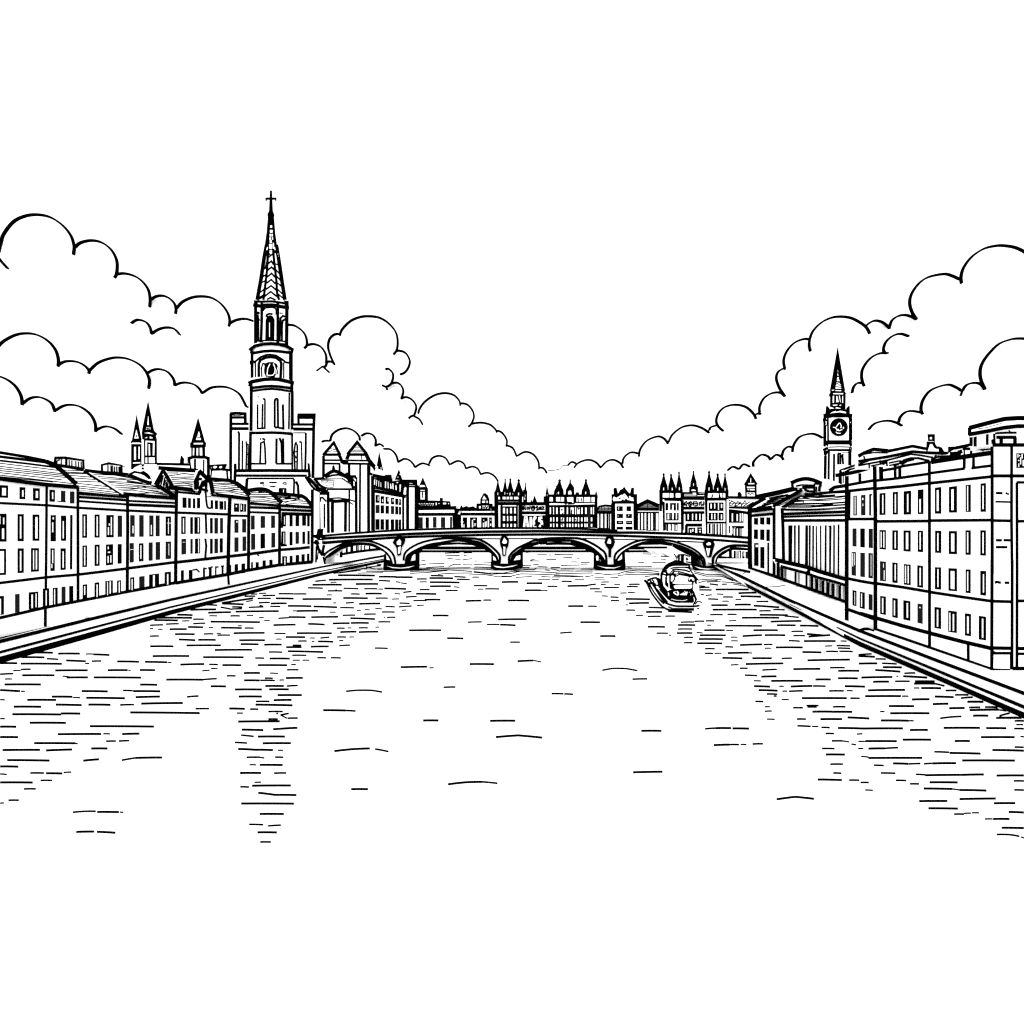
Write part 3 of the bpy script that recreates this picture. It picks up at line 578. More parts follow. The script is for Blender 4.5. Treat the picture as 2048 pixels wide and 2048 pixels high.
whites(b,OP,'C',"955 760 966 762 966 835 950 832/982 770 992 772 985 850 978 850/1008 790 1016 780 1016 860 1008 860/1035 800 1042 800 1045 865 1035 862/1092 790 1108 790 1105 880 1092 875/1125 800 1135 795 1140 880 1128 880/1160 820 1170 820 1180 885 1160 885/1185 815 1200 815 1205 895 1190 890/1225 840 1240 838 1245 905 1228 900/1280 830 1300 830 1290 925 1280 925/1240 800 1260 795 1262 812 1245 815/1405 810 1450 815 1450 822 1405 818/1405 838 1480 842 1480 848 1405 846/1340 875 1370 870 1360 945 1330 955/955 740 985 748 985 752 955 746",1.5)
b.build('parapet', h)
for t in ("1020 405 965 1090 705", "1275 630 1215 1325 770"):
    q = [float(v) for v in t.split()]
    spire(h,'C',215,q,6,extra=(lambda b,s: whites(b,s,'C',"995 600 1005 590 1003 660 993 660/1040 605 1046 605 1050 705 1038 705")) if q[0] < 1100 else (lambda b,s: whites(b,s,'C',"1275 690 1300 700 1290 715/1250 735 1270 730 1265 745")))
cols = ((975,1022,968,1065),(1040,1080,983,1075),(1103,1142,990,1080),(1172,1210,1003,1085),(1228,1262,1015,1090),(1275,1300,1022,1095))
pan = ("1000 985 1006 1040","1058 1020 1066 1055","1126 1000 1136 1050","1190 1020 1198 1050","","1280 1035 1284 1060")
for (x0,x1,y0,y1), pn in zip(cols, pan): windows(h,OB,'C',"%g %g %g %g" % (x0,y0,x1,y1)+("|"+pn if pn else ""),.08,.05)
for i,(x0,x1,y0,y1) in enumerate(cols): windows(h,OB,'C',"%g %g %g %g%s" % (x0,1095+i*5,x1,1198+i*4,' d' if i in (0,3) else ''),.05,.03)
for i,(x0,x1,y0,y1) in enumerate(cols): windows(h,OB,'C',"%g %g %g %g" % (x0-2,1278+i,x1,1412))
# ---------------------------------------------------------------- the skyline on the far bank, left to right
def far(name, label, cat, z, x, Y, group=None):
    c = px3(z, x, 900, Y); return thing(name, label, cat, (c.x, c.y, 1.6), group)
YF = 240; FS = front(YF)
h = far('turret_house', 'slim white turret with a flared black cap next to the hotel', 'turret', 'C', 1582, 243)
Y = 243; F1 = front(Y)
b = MB().toground(Y,'C',"1508 880 1645 880",4); b.fill(F1,'C',"1508 878 1648 878 1648 1035 1508 1035")
whites(b,F1,'C',"1518 900 1530 900 1530 1025 1520 1025/1550 900 1608 900 1608 1025 1552 1025"); b.fill(F1,'C',"1548 915 1612 915 1612 925 1548 925/1572 925 1584 925 1584 1000 1572 1000",K,3)
b.build('wall', h)
spire(h,'C',Y-1,(1582,735,1515,1652,882),6,extra=lambda b,s: whites(b,s,'C',"1545 850 1560 835 1600 838 1612 860 1545 865")); 
spire(h,'C',Y-1.1,(1582,735,1555,1612,830),8,'finial')

h = far('low_shop_row', 'long low white building with a flat black roof strip and five dark windows', 'building', 'I', 340, YF)
b = MB().toground(YF,'I',"95 480 595 480",8)
b.ink(FS,'I',4,"95 502 565 494").ink(FS,'I',5,"95 572 590 570").ink(FS,'I',3.2,"560 590 565 745/585 490 590 745").build('wall', h)
b = MB().push(FS,'I',"80 390 330 392 380 395 520 402 528 465 600 462 600 500 570 520 560 485 80 485",(0,-.6,0),K); F0 = front(YF-.6)
whites(b,F0,'I',"98 430 310 428 300 458 98 455/330 420 345 418 345 455 330 455/365 425 380 425 380 440 365 438/425 420 470 420 465 442 428 445/490 425 505 425 505 440 490 440")
b.ink(F0,'I',1.6,"105 438 125 452 140 436 155 452 170 436 180 452 200 438 215 452 235 438 250 452 262 438 280 452 295 436",K,3).build('roof', h)
MB().push(F0,'I',"382 358 424 358 424 400 382 400",(0,.6,0),K).build('chimney', h)
windows(h,FS,'I',"113 610 163 748 d;203 612 243 745;297 607 340 740 d;400 610 452 740 d;517 605 540 745")

h = far('arcaded_house', 'low white building with a small domed cupola on its black roof', 'building', 'I', 870, YF)
b = MB().toground(YF,'I',"595 500 1108 500",8)
b.ink(FS,'I',5,"650 567 1108 569").fill(FS,'I',"592 495 625 495 630 745 592 745").ink(FS,'I',4,"642 560 645 745").fill(FS,'I',"615 550 645 545 645 575 620 570",W,2)
b.build('wall', h)
b = MB().push(FS,'I',"595 500 640 498 660 450 682 480 730 462 760 478 815 465 852 490 858 430 1065 432 1068 465 1105 468 1105 528 640 528 620 545 595 540",(0,-.6,0),K)
whites(b,F0,'I',"668 531 1040 531 1040 550 668 550/1062 528 1104 528 1104 550 1062 550/888 463 912 463 912 496 888 496/932 458 1012 458 1012 497 935 497/1038 495 1044 495 1048 550 1042 550")
b.ink(F0,'I',1.8,"940 470 955 490 970 468 985 490 1005 468",K,3).build('roof', h)
b = MB().push(F0,'I',"903 432 905 370 945 298 975 298 1005 325 1025 380 1022 432",(0,2,0),K)
whites(b,F0,'I',"952 328 988 378 930 380/930 395 968 393 970 422 928 424/985 393 1000 395 1003 424 985 424"); b.build('cupola', h)
windows(h,FS,'I',"680 612 735 745|655 665 690 672|690 700 700 742;773 612 865 745|795 640 815 740|815 630 840 640|822 690 850 700|800 715 845 720;918 612 1000 742|943 640 955 650|962 665 975 740|940 680 950 740|985 660 992 730;1020 612 1055 738|1035 640 1046 650|1032 690 1048 720")

def gothic(label, z, x, spires, Y, group='pinnacled towers on the far bank'):
    h = far('pinnacled_tower', label, 'tower', z, x, Y, group)
    for t in spires:
        q = [float(v) for v in t.split()]; spire(h, z, Y-.4, q, 8, knob=True)
    return h
Y = 238; F1 = front(Y)
h = gothic('white tower with one tall gridded window under five black pinnacles', 'V', 420, ("265 288 215 318 535","375 270 325 415 530","452 268 385 510 540","575 280 500 650 540","675 330 640 706 560"), Y)
b = MB().toground(Y,'V',"215 540 600 540",7)
b.fill(F1,'V',"212 470 640 470 645 545 212 545").ink(F1,'V',7,"240 480 246 1010").ink(F1,'V',6.6,"600 540 598 1010").ink(F1,'V',3.6,"258 602 598 602").ink(F1,'V',5.4,"258 648 598 648").fill(F1,'V',"298 540 335 540 335 605 298 605/485 540 505 540 505 605 485 605").ink(F1,'V',1.6,"388 545 388 600/435 545 435 600").ink(F1,'V',3,"318 655 320 700").ink(F1,'V',2.4,"552 660 552 1005")
whites(b,F1,'V',"360 498 440 490 440 500 360 508/470 495 495 500 495 512 470 508/590 488 610 500 600 512",2)
b.build('wall', h)
MB().push(F1,'V',"640 440 704 455 704 640 640 640",(0,2,0),K).fill(front(Y-.05),'V',"655 520 675 518 678 540 655 542/655 555 672 555 672 590 658 590",W,1).build('turret', h)
windows(h,F1,'V',"303 690 552 1008|335 705 378 800|398 720 412 800|440 705 480 800|500 705 538 800|335 828 378 910|400 828 422 910|440 828 485 910|500 828 538 910|335 942 378 1000|395 942 425 1000|445 942 482 1000|500 942 540 1000")
h = far('lettered_hall', 'low hall with a scrolled frieze and broad white letters on black', 'building', 'V', 780, YF)
b = MB().toground(YF,'V',"600 640 975 640",8)
b.fill(FS,'V',"600 625 970 625 970 672 615 672/612 765 970 765 970 805 612 805").ink(FS,'V',5,"612 672 605 770").ink(FS,'V',4,"615 820 612 1008/952 820 955 1008")
b.ink(FS,'V',2.2,"635 745 640 695 655 685 660 720 640 745/675 745 680 690 700 745 705 690/725 700 735 745 745 690 735 690").ink(FS,'V',2.4,"760 715 775 690 805 690 815 715 800 745 775 745 760 715 815 712/830 745 860 740 850 715 835 705 845 690 865 692/885 745 890 690/885 718 910 715/905 745 912 690/925 745 950 690/925 700 940 690/945 740 955 725").ink(FS,'V',1.2,"620 690 628 740/715 740 722 690/870 700 878 740")
b.build('wall', h)
b = MB().fill(FS,'V',"628 828 950 828 950 1006 628 1006")
b.ink(FS,'V',4.6,"655 995 672 850 690 850 712 995",W,2).ink(FS,'V',3.4,"665 945 705 945",W,2).ink(FS,'V',5,"755 848 755 1002",W,2).ink(FS,'V',5,"838 862 815 855 800 890 800 960 815 990 838 985",W,2).ink(FS,'V',5,"925 855 885 862 882 900 915 915 922 960 900 985 878 975",W,2).fill(FS,'V',"810 905 830 900 838 920 820 930/805 960 835 958 835 985 808 985/905 965 935 960 930 992 910 995",K,3)
b.build('sign', h)
for t in ("810 522 768 858 628","762 578 745 782 628"): spire(h,'V',YF-.4,[float(v) for v in t.split()],6,'spirelet')

Y = 238
h = far('gothic_palace', 'wide gothic palace with a small black dome and a dense grid of windows', 'palace', 'V', 1360, Y)
b = MB().toground(Y,'V',"985 545 1745 545",8)
b.fill(F1,'V',"1010 512 1745 512 1750 550 1005 550/1085 545 1128 545 1130 640 1085 640/1250 545 1290 545 1300 640 1270 665 1250 640/1388 545 1432 545 1432 640 1388 640/1530 545 1545 545 1540 640 1535 640/1640 545 1655 545 1655 640 1640 640/1705 545 1750 545 1745 590 1745 1010 1705 1010").fill(F1,'V',"1005 640 1260 645 1280 665 1300 640 1310 660 1400 655 1420 640 1700 640 1700 628 1005 615",K,1).fill(F1,'V',"1008 672 1270 668 1380 668 1700 660 1700 695 1008 695").fill(F1,'V',"972 540 988 540 988 1010 972 1010/945 540 972 540 972 640 945 640")
b.ink(F1,'V',5,"1010 545 1008 1010")
whites(b,F1,'V',"1042 550 1068 550 1068 598 1042 598/1130 555 1158 555 1160 612 1132 608/1170 552 1250 552 1250 612 1172 612/1290 560 1312 558 1325 590 1300 625/1345 560 1388 555 1388 640 1370 640/1440 555 1480 555 1475 620 1440 625/1490 560 1530 556 1525 620 1495 605/1560 570 1585 600 1560 625/1592 556 1612 556 1612 615 1592 600/1655 562 1675 590 1660 625/1685 565 1700 590 1690 620")
b.ink(F1,'V',1.6,"1455 560 1460 620/1505 565 1515 615/1200 555 1200 608",K,3).build('wall', h)
for t in ("995 378 970 1030 545","1185 283 1085 1250 520","1575 278 1500 1645 520","1725 438 1708 1745 530","1132 378 1110 1160 520"):
    spire(h,'V',Y-.4,[float(v) for v in t.split()],8,knob=True)
D0 = front(Y-.4)
b = MB().push(D0,'V',"1268 520 1275 440 1310 375 1328 340 1330 300 1340 275 1352 300 1352 340 1380 375 1400 410 1405 520",(0,3,0),K)
b.fill(D0,'V',"1308 512 1310 475 1325 455 1345 453 1360 475 1362 512",W,1).build('dome', h)
b = MB().push(D0,'V',"1410 520 1425 480 1470 478 1475 510 1490 520",(0,2,0),K); b.build('chimney', h)
A_ = ((1032,1060),(1083,1100),(1125,1160),(1185,1255),(1285,1312),(1340,1398),(1412,1428),(1440,1488),(1500,1530),(1555,1592),(1640,1668),(1678,1694))
B_ = ((1037,1068),(1085,1105),(1130,1160),(1195,1255),(1285,1310),(1322,1350),(1365,1390),(1405,1442),(1455,1475),(1495,1530),(1550,1570),(1580,1602),(1640,1675))
sp = ["1008 690 1702 1008"]+["%d %d %d %d" % (a,700,c,808) for a,c in A_]+["%d %d %d %d" % (a,848,c,918) for a,c in B_]+["%d %d %d %d" % (a,942,c,998) for a,c in B_]
windows(h,F1,'V',"|".join(sp))
b = MB().fill(F1,'V',"1058 712 1085 712 1085 805 1062 800/1200 720 1235 740 1215 760/1230 780 1240 780 1235 805 1215 800/1355 735 1370 735 1370 812 1352 812/1450 705 1480 720 1460 745/1215 870 1240 850 1225 905 1205 895/1410 880 1425 875 1430 915/1455 930 1490 890 1500 930 1470 950/1205 960 1225 945 1235 990",K,3)
b.fill(F1,'V',"1600 700 1640 700 1640 1005 1610 1005",D,3).build('window_tracery', h)

Y = 241; F1 = front(Y)
h = far('columned_pavilion', 'small columned pavilion with a grey hipped roof, right of the gothic palace', 'pavilion', 'J', 840, Y)
b = MB().toground(Y,'J',"738 660 935 660",6)
b.fill(F1,'J',"728 655 950 655 950 692 728 692").ink(F1,'J',3,"735 885 900 888").build('wall', h)
b = MB().push(F1,'J',"742 655 765 602 930 600 930 655",(0,3,0),G); b.ink(F1,'J',3.4,"735 658 762 600 835 585 930 590").ink(F1,'J',1,"770 630 920 625/790 610 800 640/830 610 835 640/880 610 885 640/760 645 920 642").build('roof', h)
for x0,x1 in ((728,737),(762,780),(812,832),(858,880),(890,902),(918,930)): MB().fill(F1,'J',"%d 692 %d 692 %d 890 %d 890" % (x0,x1,x1,x0)).build('column', h)

Y = 239; F1 = front(Y)
h = far('corniced_house', 'narrow four storey white house with eight black windows and a carved black pediment', 'house', 'J', 1085, Y)
b = MB().toground(Y,'J',"925 440 1250 440",8)
b.fill(F1,'J',"922 440 1250 440 1250 562 922 562").ink(F1,'J',7,"942 560 944 905").ink(F1,'J',7.4,"1230 560 1232 905").ink(F1,'J',2.4,"958 565 958 900")
b.ink(F1,'J',3.4,"945 512 955 485 985 500 1010 485 1035 470 1060 455",W,2).ink(F1,'J',3,"945 520 1040 515 1060 470 1085 445 1110 470 1130 505 1205 520/1150 470 1170 490 1200 495/1085 450 1085 515/1060 500 1110 490/1150 515 1160 480/1190 515 1180 490",W,2).build('wall', h)
b = MB().push(F1,'J',"948 445 945 370 960 355 988 358 1005 430 1030 385 1060 370 1085 342 1105 370 1135 410 1160 430 1175 360 1212 352 1212 440",(0,2,0),K); b.build('crown', h)
windows(h,F1,'J',"988 597 1065 657|1010 602 1015 640;1115 597 1172 657;988 695 1068 747|1003 712 1007 730;1110 695 1183 747|1140 705 1145 722;988 783 1072 827|1010 800 1050 804;1110 783 1187 828|1120 800 1170 803;988 860 1068 897;1103 860 1190 897")

Y = 241; F1 = front(Y)
h = far('temple', 'classical white temple front with a grey pediment over a row of columns', 'temple', 'J', 1390, Y)
b = MB().toground(Y,'J',"1240 620 1548 620",8)
b.fill(F1,'J',"1238 618 1545 618 1545 652 1238 652").ink(F1,'J',2.4,"1240 675 1545 675").ink(F1,'J',1.4,"1250 900 1300 905 1340 895 1400 910 1480 900 1530 905").build('wall', h)
b = MB().push(F1,'J',"1245 612 1385 530 1540 612",(0,6,0),G); b.ink(F1,'J',6.4,"1240 600 1385 528 1548 598").ink(F1,'J',1,"1300 590 1480 590/1340 570 1440 570/1385 545 1385 610/1270 605 1510 603").build('pediment', h)
for x0,x1 in ((1250,1262),(1285,1302),(1328,1345),(1370,1380),(1385,1394),(1416,1428),(1455,1465),(1470,1492),(1528,1546)): MB().fill(F1,'J',"%d 680 %d 680 %d 912 %d 912" % (x0,x1,x1,x0)).build('column', h)

Y = 238; F1 = front(Y)
def twin(label, x, sp, dx, white, div):
    h = gothic(label, 'K', x, sp, Y); L, R_ = dx
    b = MB().toground(Y,'K',"%d 400 %d 400" % (L,R_),7)
    b.fill(F1,'K',"%d 385 %d 385 %d 426 %d 426" % (L,R_,R_,L)).fill(F1,'K',div)
    b.fill(F1,'K',"%d 485 %d 485 %d 506 %d 506" % (L+40,R_,R_,L+40))
    b.build('wall', h); return h
h = twin('white block with three black pinnacles, beside the temple', 400, ("305 165 250 362 405","398 172 362 470 405","502 142 462 552 405"), (248,550), None, "248 400 292 400 290 520 280 660 252 660/290 530 318 545 318 910 298 910/522 420 552 420 552 945 530 945/372 426 380 426 380 486 372 486/432 426 458 426 458 486 432 486")
for t in ("312 512 525 518","315 815 525 815"): MB().ink(F1,'K',3.2,t).build('cornice', h)
windows(h,F1,'K',"330 555 362 648;388 555 462 575;388 575 412 640;435 575 462 650;476 555 498 650;338 680 380 778|355 690 368 765;388 680 412 778;436 680 460 778;478 680 497 778;345 765 495 778")
windows(h,F1,'K',"318 830 335 905 d;342 828 362 915;395 830 410 910;435 828 445 915 d;455 828 482 915|462 840 470 905")
h = twin('white block with three black pinnacles, right of the steepled hall', 980, ("890 133 835 945 410","1000 168 945 1060 410","1095 163 1055 1138 410"), (832,1140), None, "832 400 880 400 868 500 868 955 850 955/1100 420 1140 420 1138 480 1115 480 1115 960 1100 960/925 440 935 440 940 470 920 485/1015 430 1025 430 1040 485 1015 485/1062 430 1070 430 1070 486 1062 486")
for t in ("870 512 1105 510","870 806 1100 806"): MB().ink(F1,'K',3.2,t).build('cornice', h)
windows(h,F1,'K',"885 548 1075 655|905 560 925 628|955 560 968 625|1005 555 1015 640|1040 565 1060 620;885 680 1000 778|916 690 932 765|955 690 970 765;1013 678 1075 778|1040 700 1058 765")
windows(h,F1,'K',"885 825 908 945;925 825 935 950 d;945 825 965 955;985 825 1003 955;1025 825 1042 958;1058 825 1068 955")

h = far('steepled_hall', 'hall with a black steeple between the two blocks with three pinnacles', 'hall', 'K', 690, YF)
b = MB().toground(YF,'K',"545 420 850 420",8)
b.fill(FS,'K',"545 412 840 415 850 515 555 512").fill(FS,'K',"545 602 850 602 850 638 545 638").ink(FS,'K',4.4,"562 678 845 676").ink(FS,'K',5,"590 838 800 838").ink(FS,'K',4.4,"597 835 597 940").ink(FS,'K',4,"548 520 548 900")
b.fill(FS,'K',"572 440 670 440 720 440 722 465 570 465",G,2).fill(FS,'K',"755 425 830 420 830 430 755 432/735 455 828 450 828 465 735 465",W,2)
b.ink(FS,'K',2.2,"575 590 580 545 600 535 610 560 590 575 605 595/625 590 630 545 655 535 670 560 655 590 630 592/640 545 650 580/685 590 690 540 740 538/690 565 745 560/700 590 740 585 745 545/765 590 770 545 800 540/780 560 800 575 790 595/815 590 820 540 835 560/815 570 838 575/560 580 570 550").build('wall', h)
MB().push(front(YF-.5),'K',"632 342 748 342 750 415 632 415",(0,2.5,0),K).fill(front(YF-.5),'K',"660 385 685 375 720 388 715 400 665 400",W,1).fill(FS,'K',"672 420 720 420 725 450 680 445",W,3).build('belfry', h)
spire(h,'K',YF-.6,(688,135,645,735,345),8,knob=True)
windows(h,FS,'K',"585 685 800 790|610 695 630 770|668 690 685 775|712 690 735 775|762 690 780 775")
windows(h,FS,'K',"625 872 710 940|645 895 660 938|670 885 690 925;738 868 800 945|758 890 785 897|765 910 780 935")

Y = 239; F1 = front(Y)
h = far('tiled_house', 'white house with a patterned roof, against the near buildings of the right bank', 'house', 'K', 1260, Y)
b = MB().toground(Y,'K',"1115 520 1405 520",8)
b.fill(F1,'K',"1122 598 1395 602 1395 632 1122 622").ink(F1,'K',4.6,"1125 650 1240 660 1390 682").build('wall', h)
FR = front(Y-.35)
b = MB().push(FR,'K',"1120 470 1540 470 1540 520 1400 605 1120 600",(0,4,0),W)
b.fill(FR,'K',"1135 465 1545 470 1540 505 1140 497").ink(FR,'K',1.5,"1140 585 1180 530 1215 545 1190 580 1150 585/1215 590 1260 535 1290 560 1250 585 1215 590/1300 595 1350 530 1370 550/1325 600 1420 535/1360 600 1460 540/1140 530 1160 520/1290 540 1310 590/1400 590 1500 530").ink(FR,'K',.9,"1130 560 1390 560/1135 515 1500 515/1220 540 1240 560/1150 600 1380 598/1130 545 1170 545").build('roof', h)
MB().push(FR,'K',"1255 470 1255 430 1270 408 1290 410 1312 440 1312 470",(0,1.5,0),K).build('chimney', h)
windows(h,F1,'K',"1145 668 1332 808|1178 685 1200 795|1240 695 1262 790|1285 688 1295 795|1308 685 1325 790")
windows(h,F1,'K',"1138 850 1158 940;1185 860 1205 968|1190 870 1194 950;1225 860 1245 970;1262 850 1285 975;1295 862 1308 985;1185 850 1338 880|1215 872 1230 876")
h = far('capped_tower', 'small square white tower with a black pointed cap, behind the grey patterned roof', 'tower', 'K', 1428, 242)
Y = 242; F1 = front(Y)
b = MB().toground(Y,'K',"1352 315 1500 315",4.5)
b.fill(F1,'K',"1350 312 1500 312 1503 472 1358 472"); whites(b,F1,'K',"1375 343 1475 343 1478 362 1378 365/1372 418 1478 418 1478 468 1375 468/1385 375 1400 375 1400 390 1385 390/1410 375 1475 372 1475 392 1412 392")
b.ink(F1,'K',1.4,"1380 440 1400 430 1420 445 1440 430 1470 442",K,3).build('wall', h)
spire(h,'K',Y-.2,(1425,168,1352,1502,318),4,extra=lambda b,s: whites(b,s,'K',"1425 225 1432 240 1432 290 1418 290/1395 300 1470 296 1475 312 1395 314"))
# ---------------------------------------------------------------- the stone bridge
YBR = 150.0; BF = front(YBR); BK = front(YBR+1.0)
bridge = thing('stone_bridge', 'long low white bridge with five shallow arches on four black footed piers', 'bridge', (2, YBR, 0))
arcs = [pts('C',"318 1835 322 1800 335 1770 420 1700 560 1620 720 1587 870 1592 960 1612 1090 1692 1160 1775 1192 1880"),
        pts('C',"1360 1880 1365 1800 1390 1740 1480 1680 1640 1610 1800 1580")+pts('I',"620 902 850 920 960 965 1060 1050 1120 1130 1137 1230"),
        pts('V',"450 1570 460 1500 485 1420 600 1330 720 1265 860 1220 1000 1197 1340 1195 1500 1230 1640 1290 1760 1380 1840 1480 1858 1580"),
        pts('J',"972 1380 985 1290 1040 1210 1120 1150 1240 1090 1380 1055")+pts('K',"272 1057 400 1075 530 1112 650 1162 740 1222 800 1290 818 1385"),
        pts('K',"970 1385 990 1270 1050 1200 1150 1150 1200 1132 1412 1150")]
arcs = [spline(a, 4) for a in arcs]
top = pts('Z',"634 1073 660 1069 700 1066 760 1062 820 1058.5 900 1056 1000 1055 1100 1055.5 1200 1058 1280 1061.5 1380 1066 1440 1070.5 1499 1074")
poly = list(top)
for a in reversed(arcs): poly += list(reversed(a))
poly += pts('Z',"648 1137 634 1137")
b = MB(); P = [BF.at(p)[0] for p in poly]; b.prism(P, [p+Vector((0, 9, 0)) for p in P], W)
b.ink(BF,'Z',3.4,"640 1072 700 1066.8 760 1062.6 820 1059.4 900 1057.2 1000 1056 1080 1056.2 1160 1057.6 1235 1061")
b.ink(BF,'Z',4.4,"636 1077.5 700 1074 786 1069.6 820 1067.8 900 1065 975 1063.3 1080 1062.4 1160 1063.4 1235 1065.2 1280 1065.2 1380 1068 1440 1071.5 1499 1075.6")
b.ink(BF,'Z',4,"636 1086 700 1081 786 1075.6 820 1073.8 900 1071.3 975 1069.8 1080 1069 1160 1069.8 1235 1071.4 1290 1073.2 1380 1076.5 1440 1080.5 1499 1085.2")
b.ink(BF,'I',1.8,"880 884 1170 886/1255 884 1640 884").ink(BF,'J',1.8,"550 1010 840 1016/950 1020 1270 1028").ink(BF,'K',2,"480 1046 650 1052 820 1060")
b.ink(BF,'C',3,"300 1590 520 1572 700 1558")
b.ink(BF,'C',3.4,"308 1755 330 1720 390 1675 540 1600 700 1560 880 1560 1000 1592 1140 1665 1210 1755 1232 1880",smooth=True)
b.ink(BF,'C',3.4,"1334 1810 1350 1720 1420 1650 1560 1580 1750 1535 1932 1520",smooth=True)
b.ink(BF,'I',3.8,"300 895 450 880 620 878 760 880 880 892 1000 950 1110 1042 1157 1115 1150 1215",smooth=True)
b.ink(BF,'V',3.8,"435 1545 432 1450 470 1385 560 1310 700 1242 820 1192 1000 1166 1180 1160 1350 1160 1500 1172 1650 1232 1780 1312 1865 1400 1880 1560",smooth=True)
b.ink(BF,'J',3.6,"962 1345 962 1240 1000 1180 1100 1112 1250 1045 1400 1025 1600 1030",smooth=True).ink(BF,'K',3.4,"272 1030 390 1040 480 1062 640 1122 740 1182 800 1242 830 1290 834 1370",smooth=True)
b.ink(BF,'K',4.4,"942 1370 942 1270 990 1200 1090 1132 1200 1102 1400 1106",smooth=True)
for a in arcs: b.ribbon(BF, a, 3.0)
b.build('span', bridge)
arch_shades = [('C',"310 1790 330 1755 420 1690 560 1610 720 1575 870 1580 960 1600 1090 1680 1170 1770 1200 1850 1175 1840 1130 1755 1080 1702 1000 1655 900 1622 800 1614 700 1622 600 1645 520 1675 430 1735 390 1762 330 1785"),
        ('I',"-60 1210 -40 1120 0 1055 160 965 383 903 620 890 850 912 960 958 1060 1045 1125 1125 1140 1200 1120 1190 1100 1135 1050 1085 1000 1050 900 990 800 942 620 924 420 945 260 985 150 1012 122 1040 115 1075 75 1075 0 1112 -30 1160 -40 1210"),
        ('V',"460 1510 480 1410 600 1318 720 1255 860 1212 1000 1190 1000 1222 900 1250 740 1296 640 1352 620 1410 540 1430 500 1500 470 1512"),
        ('V',"1000 1190 1340 1188 1500 1222 1640 1282 1765 1372 1850 1480 1868 1560 1838 1540 1800 1470 1770 1420 1680 1388 1590 1352 1500 1292 1400 1252 1340 1218 1000 1220"),
        ('J',"975 1330 985 1280 1040 1200 1120 1140 1240 1080 1380 1045 1560 1045 1700 1070 1700 1112 1560 1092 1320 1097 1200 1128 1100 1182 1050 1222 1005 1285 990 1330"),
        ('K',"415 1068 530 1100 650 1150 745 1215 808 1290 812 1310 720 1252 660 1242 550 1192 470 1150 415 1115"),
        ('K',"985 1275 985 1262 1045 1195 1150 1145 1200 1125 1410 1143 1410 1166 1200 1160 1150 1172 1050 1235 1005 1272")]
for z, t in arch_shades: MB().push(BK,z,t,(0,6,0),K).build('arch_shade_and_ring', bridge)  # black bands added under the arches, colour stands in for the soffit's shade
BK2 = front(YBR+7.5)
MB().ink(BK2,'I',3.6,"262 988 420 955 620 945 800 955 930 990").build('arch_shade_and_ring', bridge)
MB().ink(BK2,'V',4.6,"980 1246 1150 1240 1340 1244 1480 1265").build('arch_shade_and_ring', bridge)
MB().ink(BK2,'J',3,"0 1080 200 1070 380 1085 520 1112").build('arch_shade_and_ring', bridge)
YP = 148.4; PF = front(YP); PB = front(YBR+.4)
def pier(z, base, cres, sides, extra=None):
    b = MB().push(PF, z, base, (0, 11, 0), K); b.fill(PF, z, cres, W, 1)
    for s in sides: b.push(PB, z, s, (0, 6, 0), K)
    return b.build('pier', bridge)
e = []
e.append((pier('W8',"1330 300 1345 288 1460 312 1640 312 1780 290 1800 300 1800 335 1790 368 1700 388 1600 402 1520 404 1400 392 1330 386","1372 332 1460 350 1560 355 1660 342 1735 330 1660 360 1560 369 1450 363",["1335 200 1365 190 1372 230 1375 310 1335 310","1742 175 1800 150 1800 310 1742 310"]),
  'C',"1195 1578 1225 1525 1250 1495 1300 1488 1345 1500 1358 1545 1345 1590 1310 1640 1302 1735 1270 1748 1255 1740 1245 1640","1242 1572 1282 1532 1305 1562 1300 1612 1250 1608/1262 1640 1300 1622 1290 1715 1272 1728 1262 1715"))
e.append((pier('V',"158 1528 290 1546 440 1546 600 1520 640 1495 642 1580 622 1608 560 1618 400 1642 250 1637 162 1615","198 1568 350 1590 560 1558 480 1588 350 1606 240 1597",["165 1385 192 1380 200 1540 165 1540","598 1400 640 1352 640 1540 598 1540","240 1450 270 1420 290 1550 250 1550"]),
  'V',"292 1200 315 1140 345 1112 370 1112 405 1140 432 1195 422 1275 395 1320 385 1415 355 1428 332 1418 325 1320 300 1268","326 1228 358 1150 392 1190 402 1200 396 1240 352 1248/345 1282 380 1292 372 1405 350 1408 348 1330"))
e.append((pier('J',"688 1330 760 1332 860 1352 990 1346 1060 1322 1098 1300 1106 1350 1102 1412 1040 1432 920 1446 800 1432 688 1402","735 1360 840 1380 960 1384 1052 1362 960 1397 850 1397",["688 1190 750 1222 722 1240 732 1340 688 1345","1055 1230 1095 1188 1102 1345 1058 1345","755 1220 775 1240 765 1330 750 1320"]),
  'J',"828 1060 845 1000 880 965 915 965 948 1000 965 1055 942 1118 916 1150 914 1250 880 1250 880 1150 850 1108","860 1072 880 1020 898 1008 918 1045 914 1082"))
e.append((pier('K',"656 1348 720 1348 810 1372 975 1362 1030 1400 1075 1425 1000 1462 880 1462 760 1432 690 1412","700 1368 800 1392 960 1400 870 1412 770 1402",["652 1245 710 1235 712 1360 655 1360"]),
  'K',"804 1082 822 1045 855 1020 900 1015 940 1038 960 1085 940 1150 914 1252 882 1256 858 1248 832 1150","850 1080 885 1055 915 1068 912 1095 862 1102/850 1130 885 1140 905 1132 890 1225 872 1245 862 1200"))
for pr, z, t, wt in e:
    b = MB().push(BF, z, t, (0, -.35, 0), K); b.fill(front(YBR-.35), z, wt, W, 1); b.build('emblem', pr)
b = MB().push(BF,'C',"235 1400 305 1400 296 1470 330 1500 300 1550 270 1530 262 1600 245 1540 180 1510 165 1490 222 1470",(0,-.6,0),K)
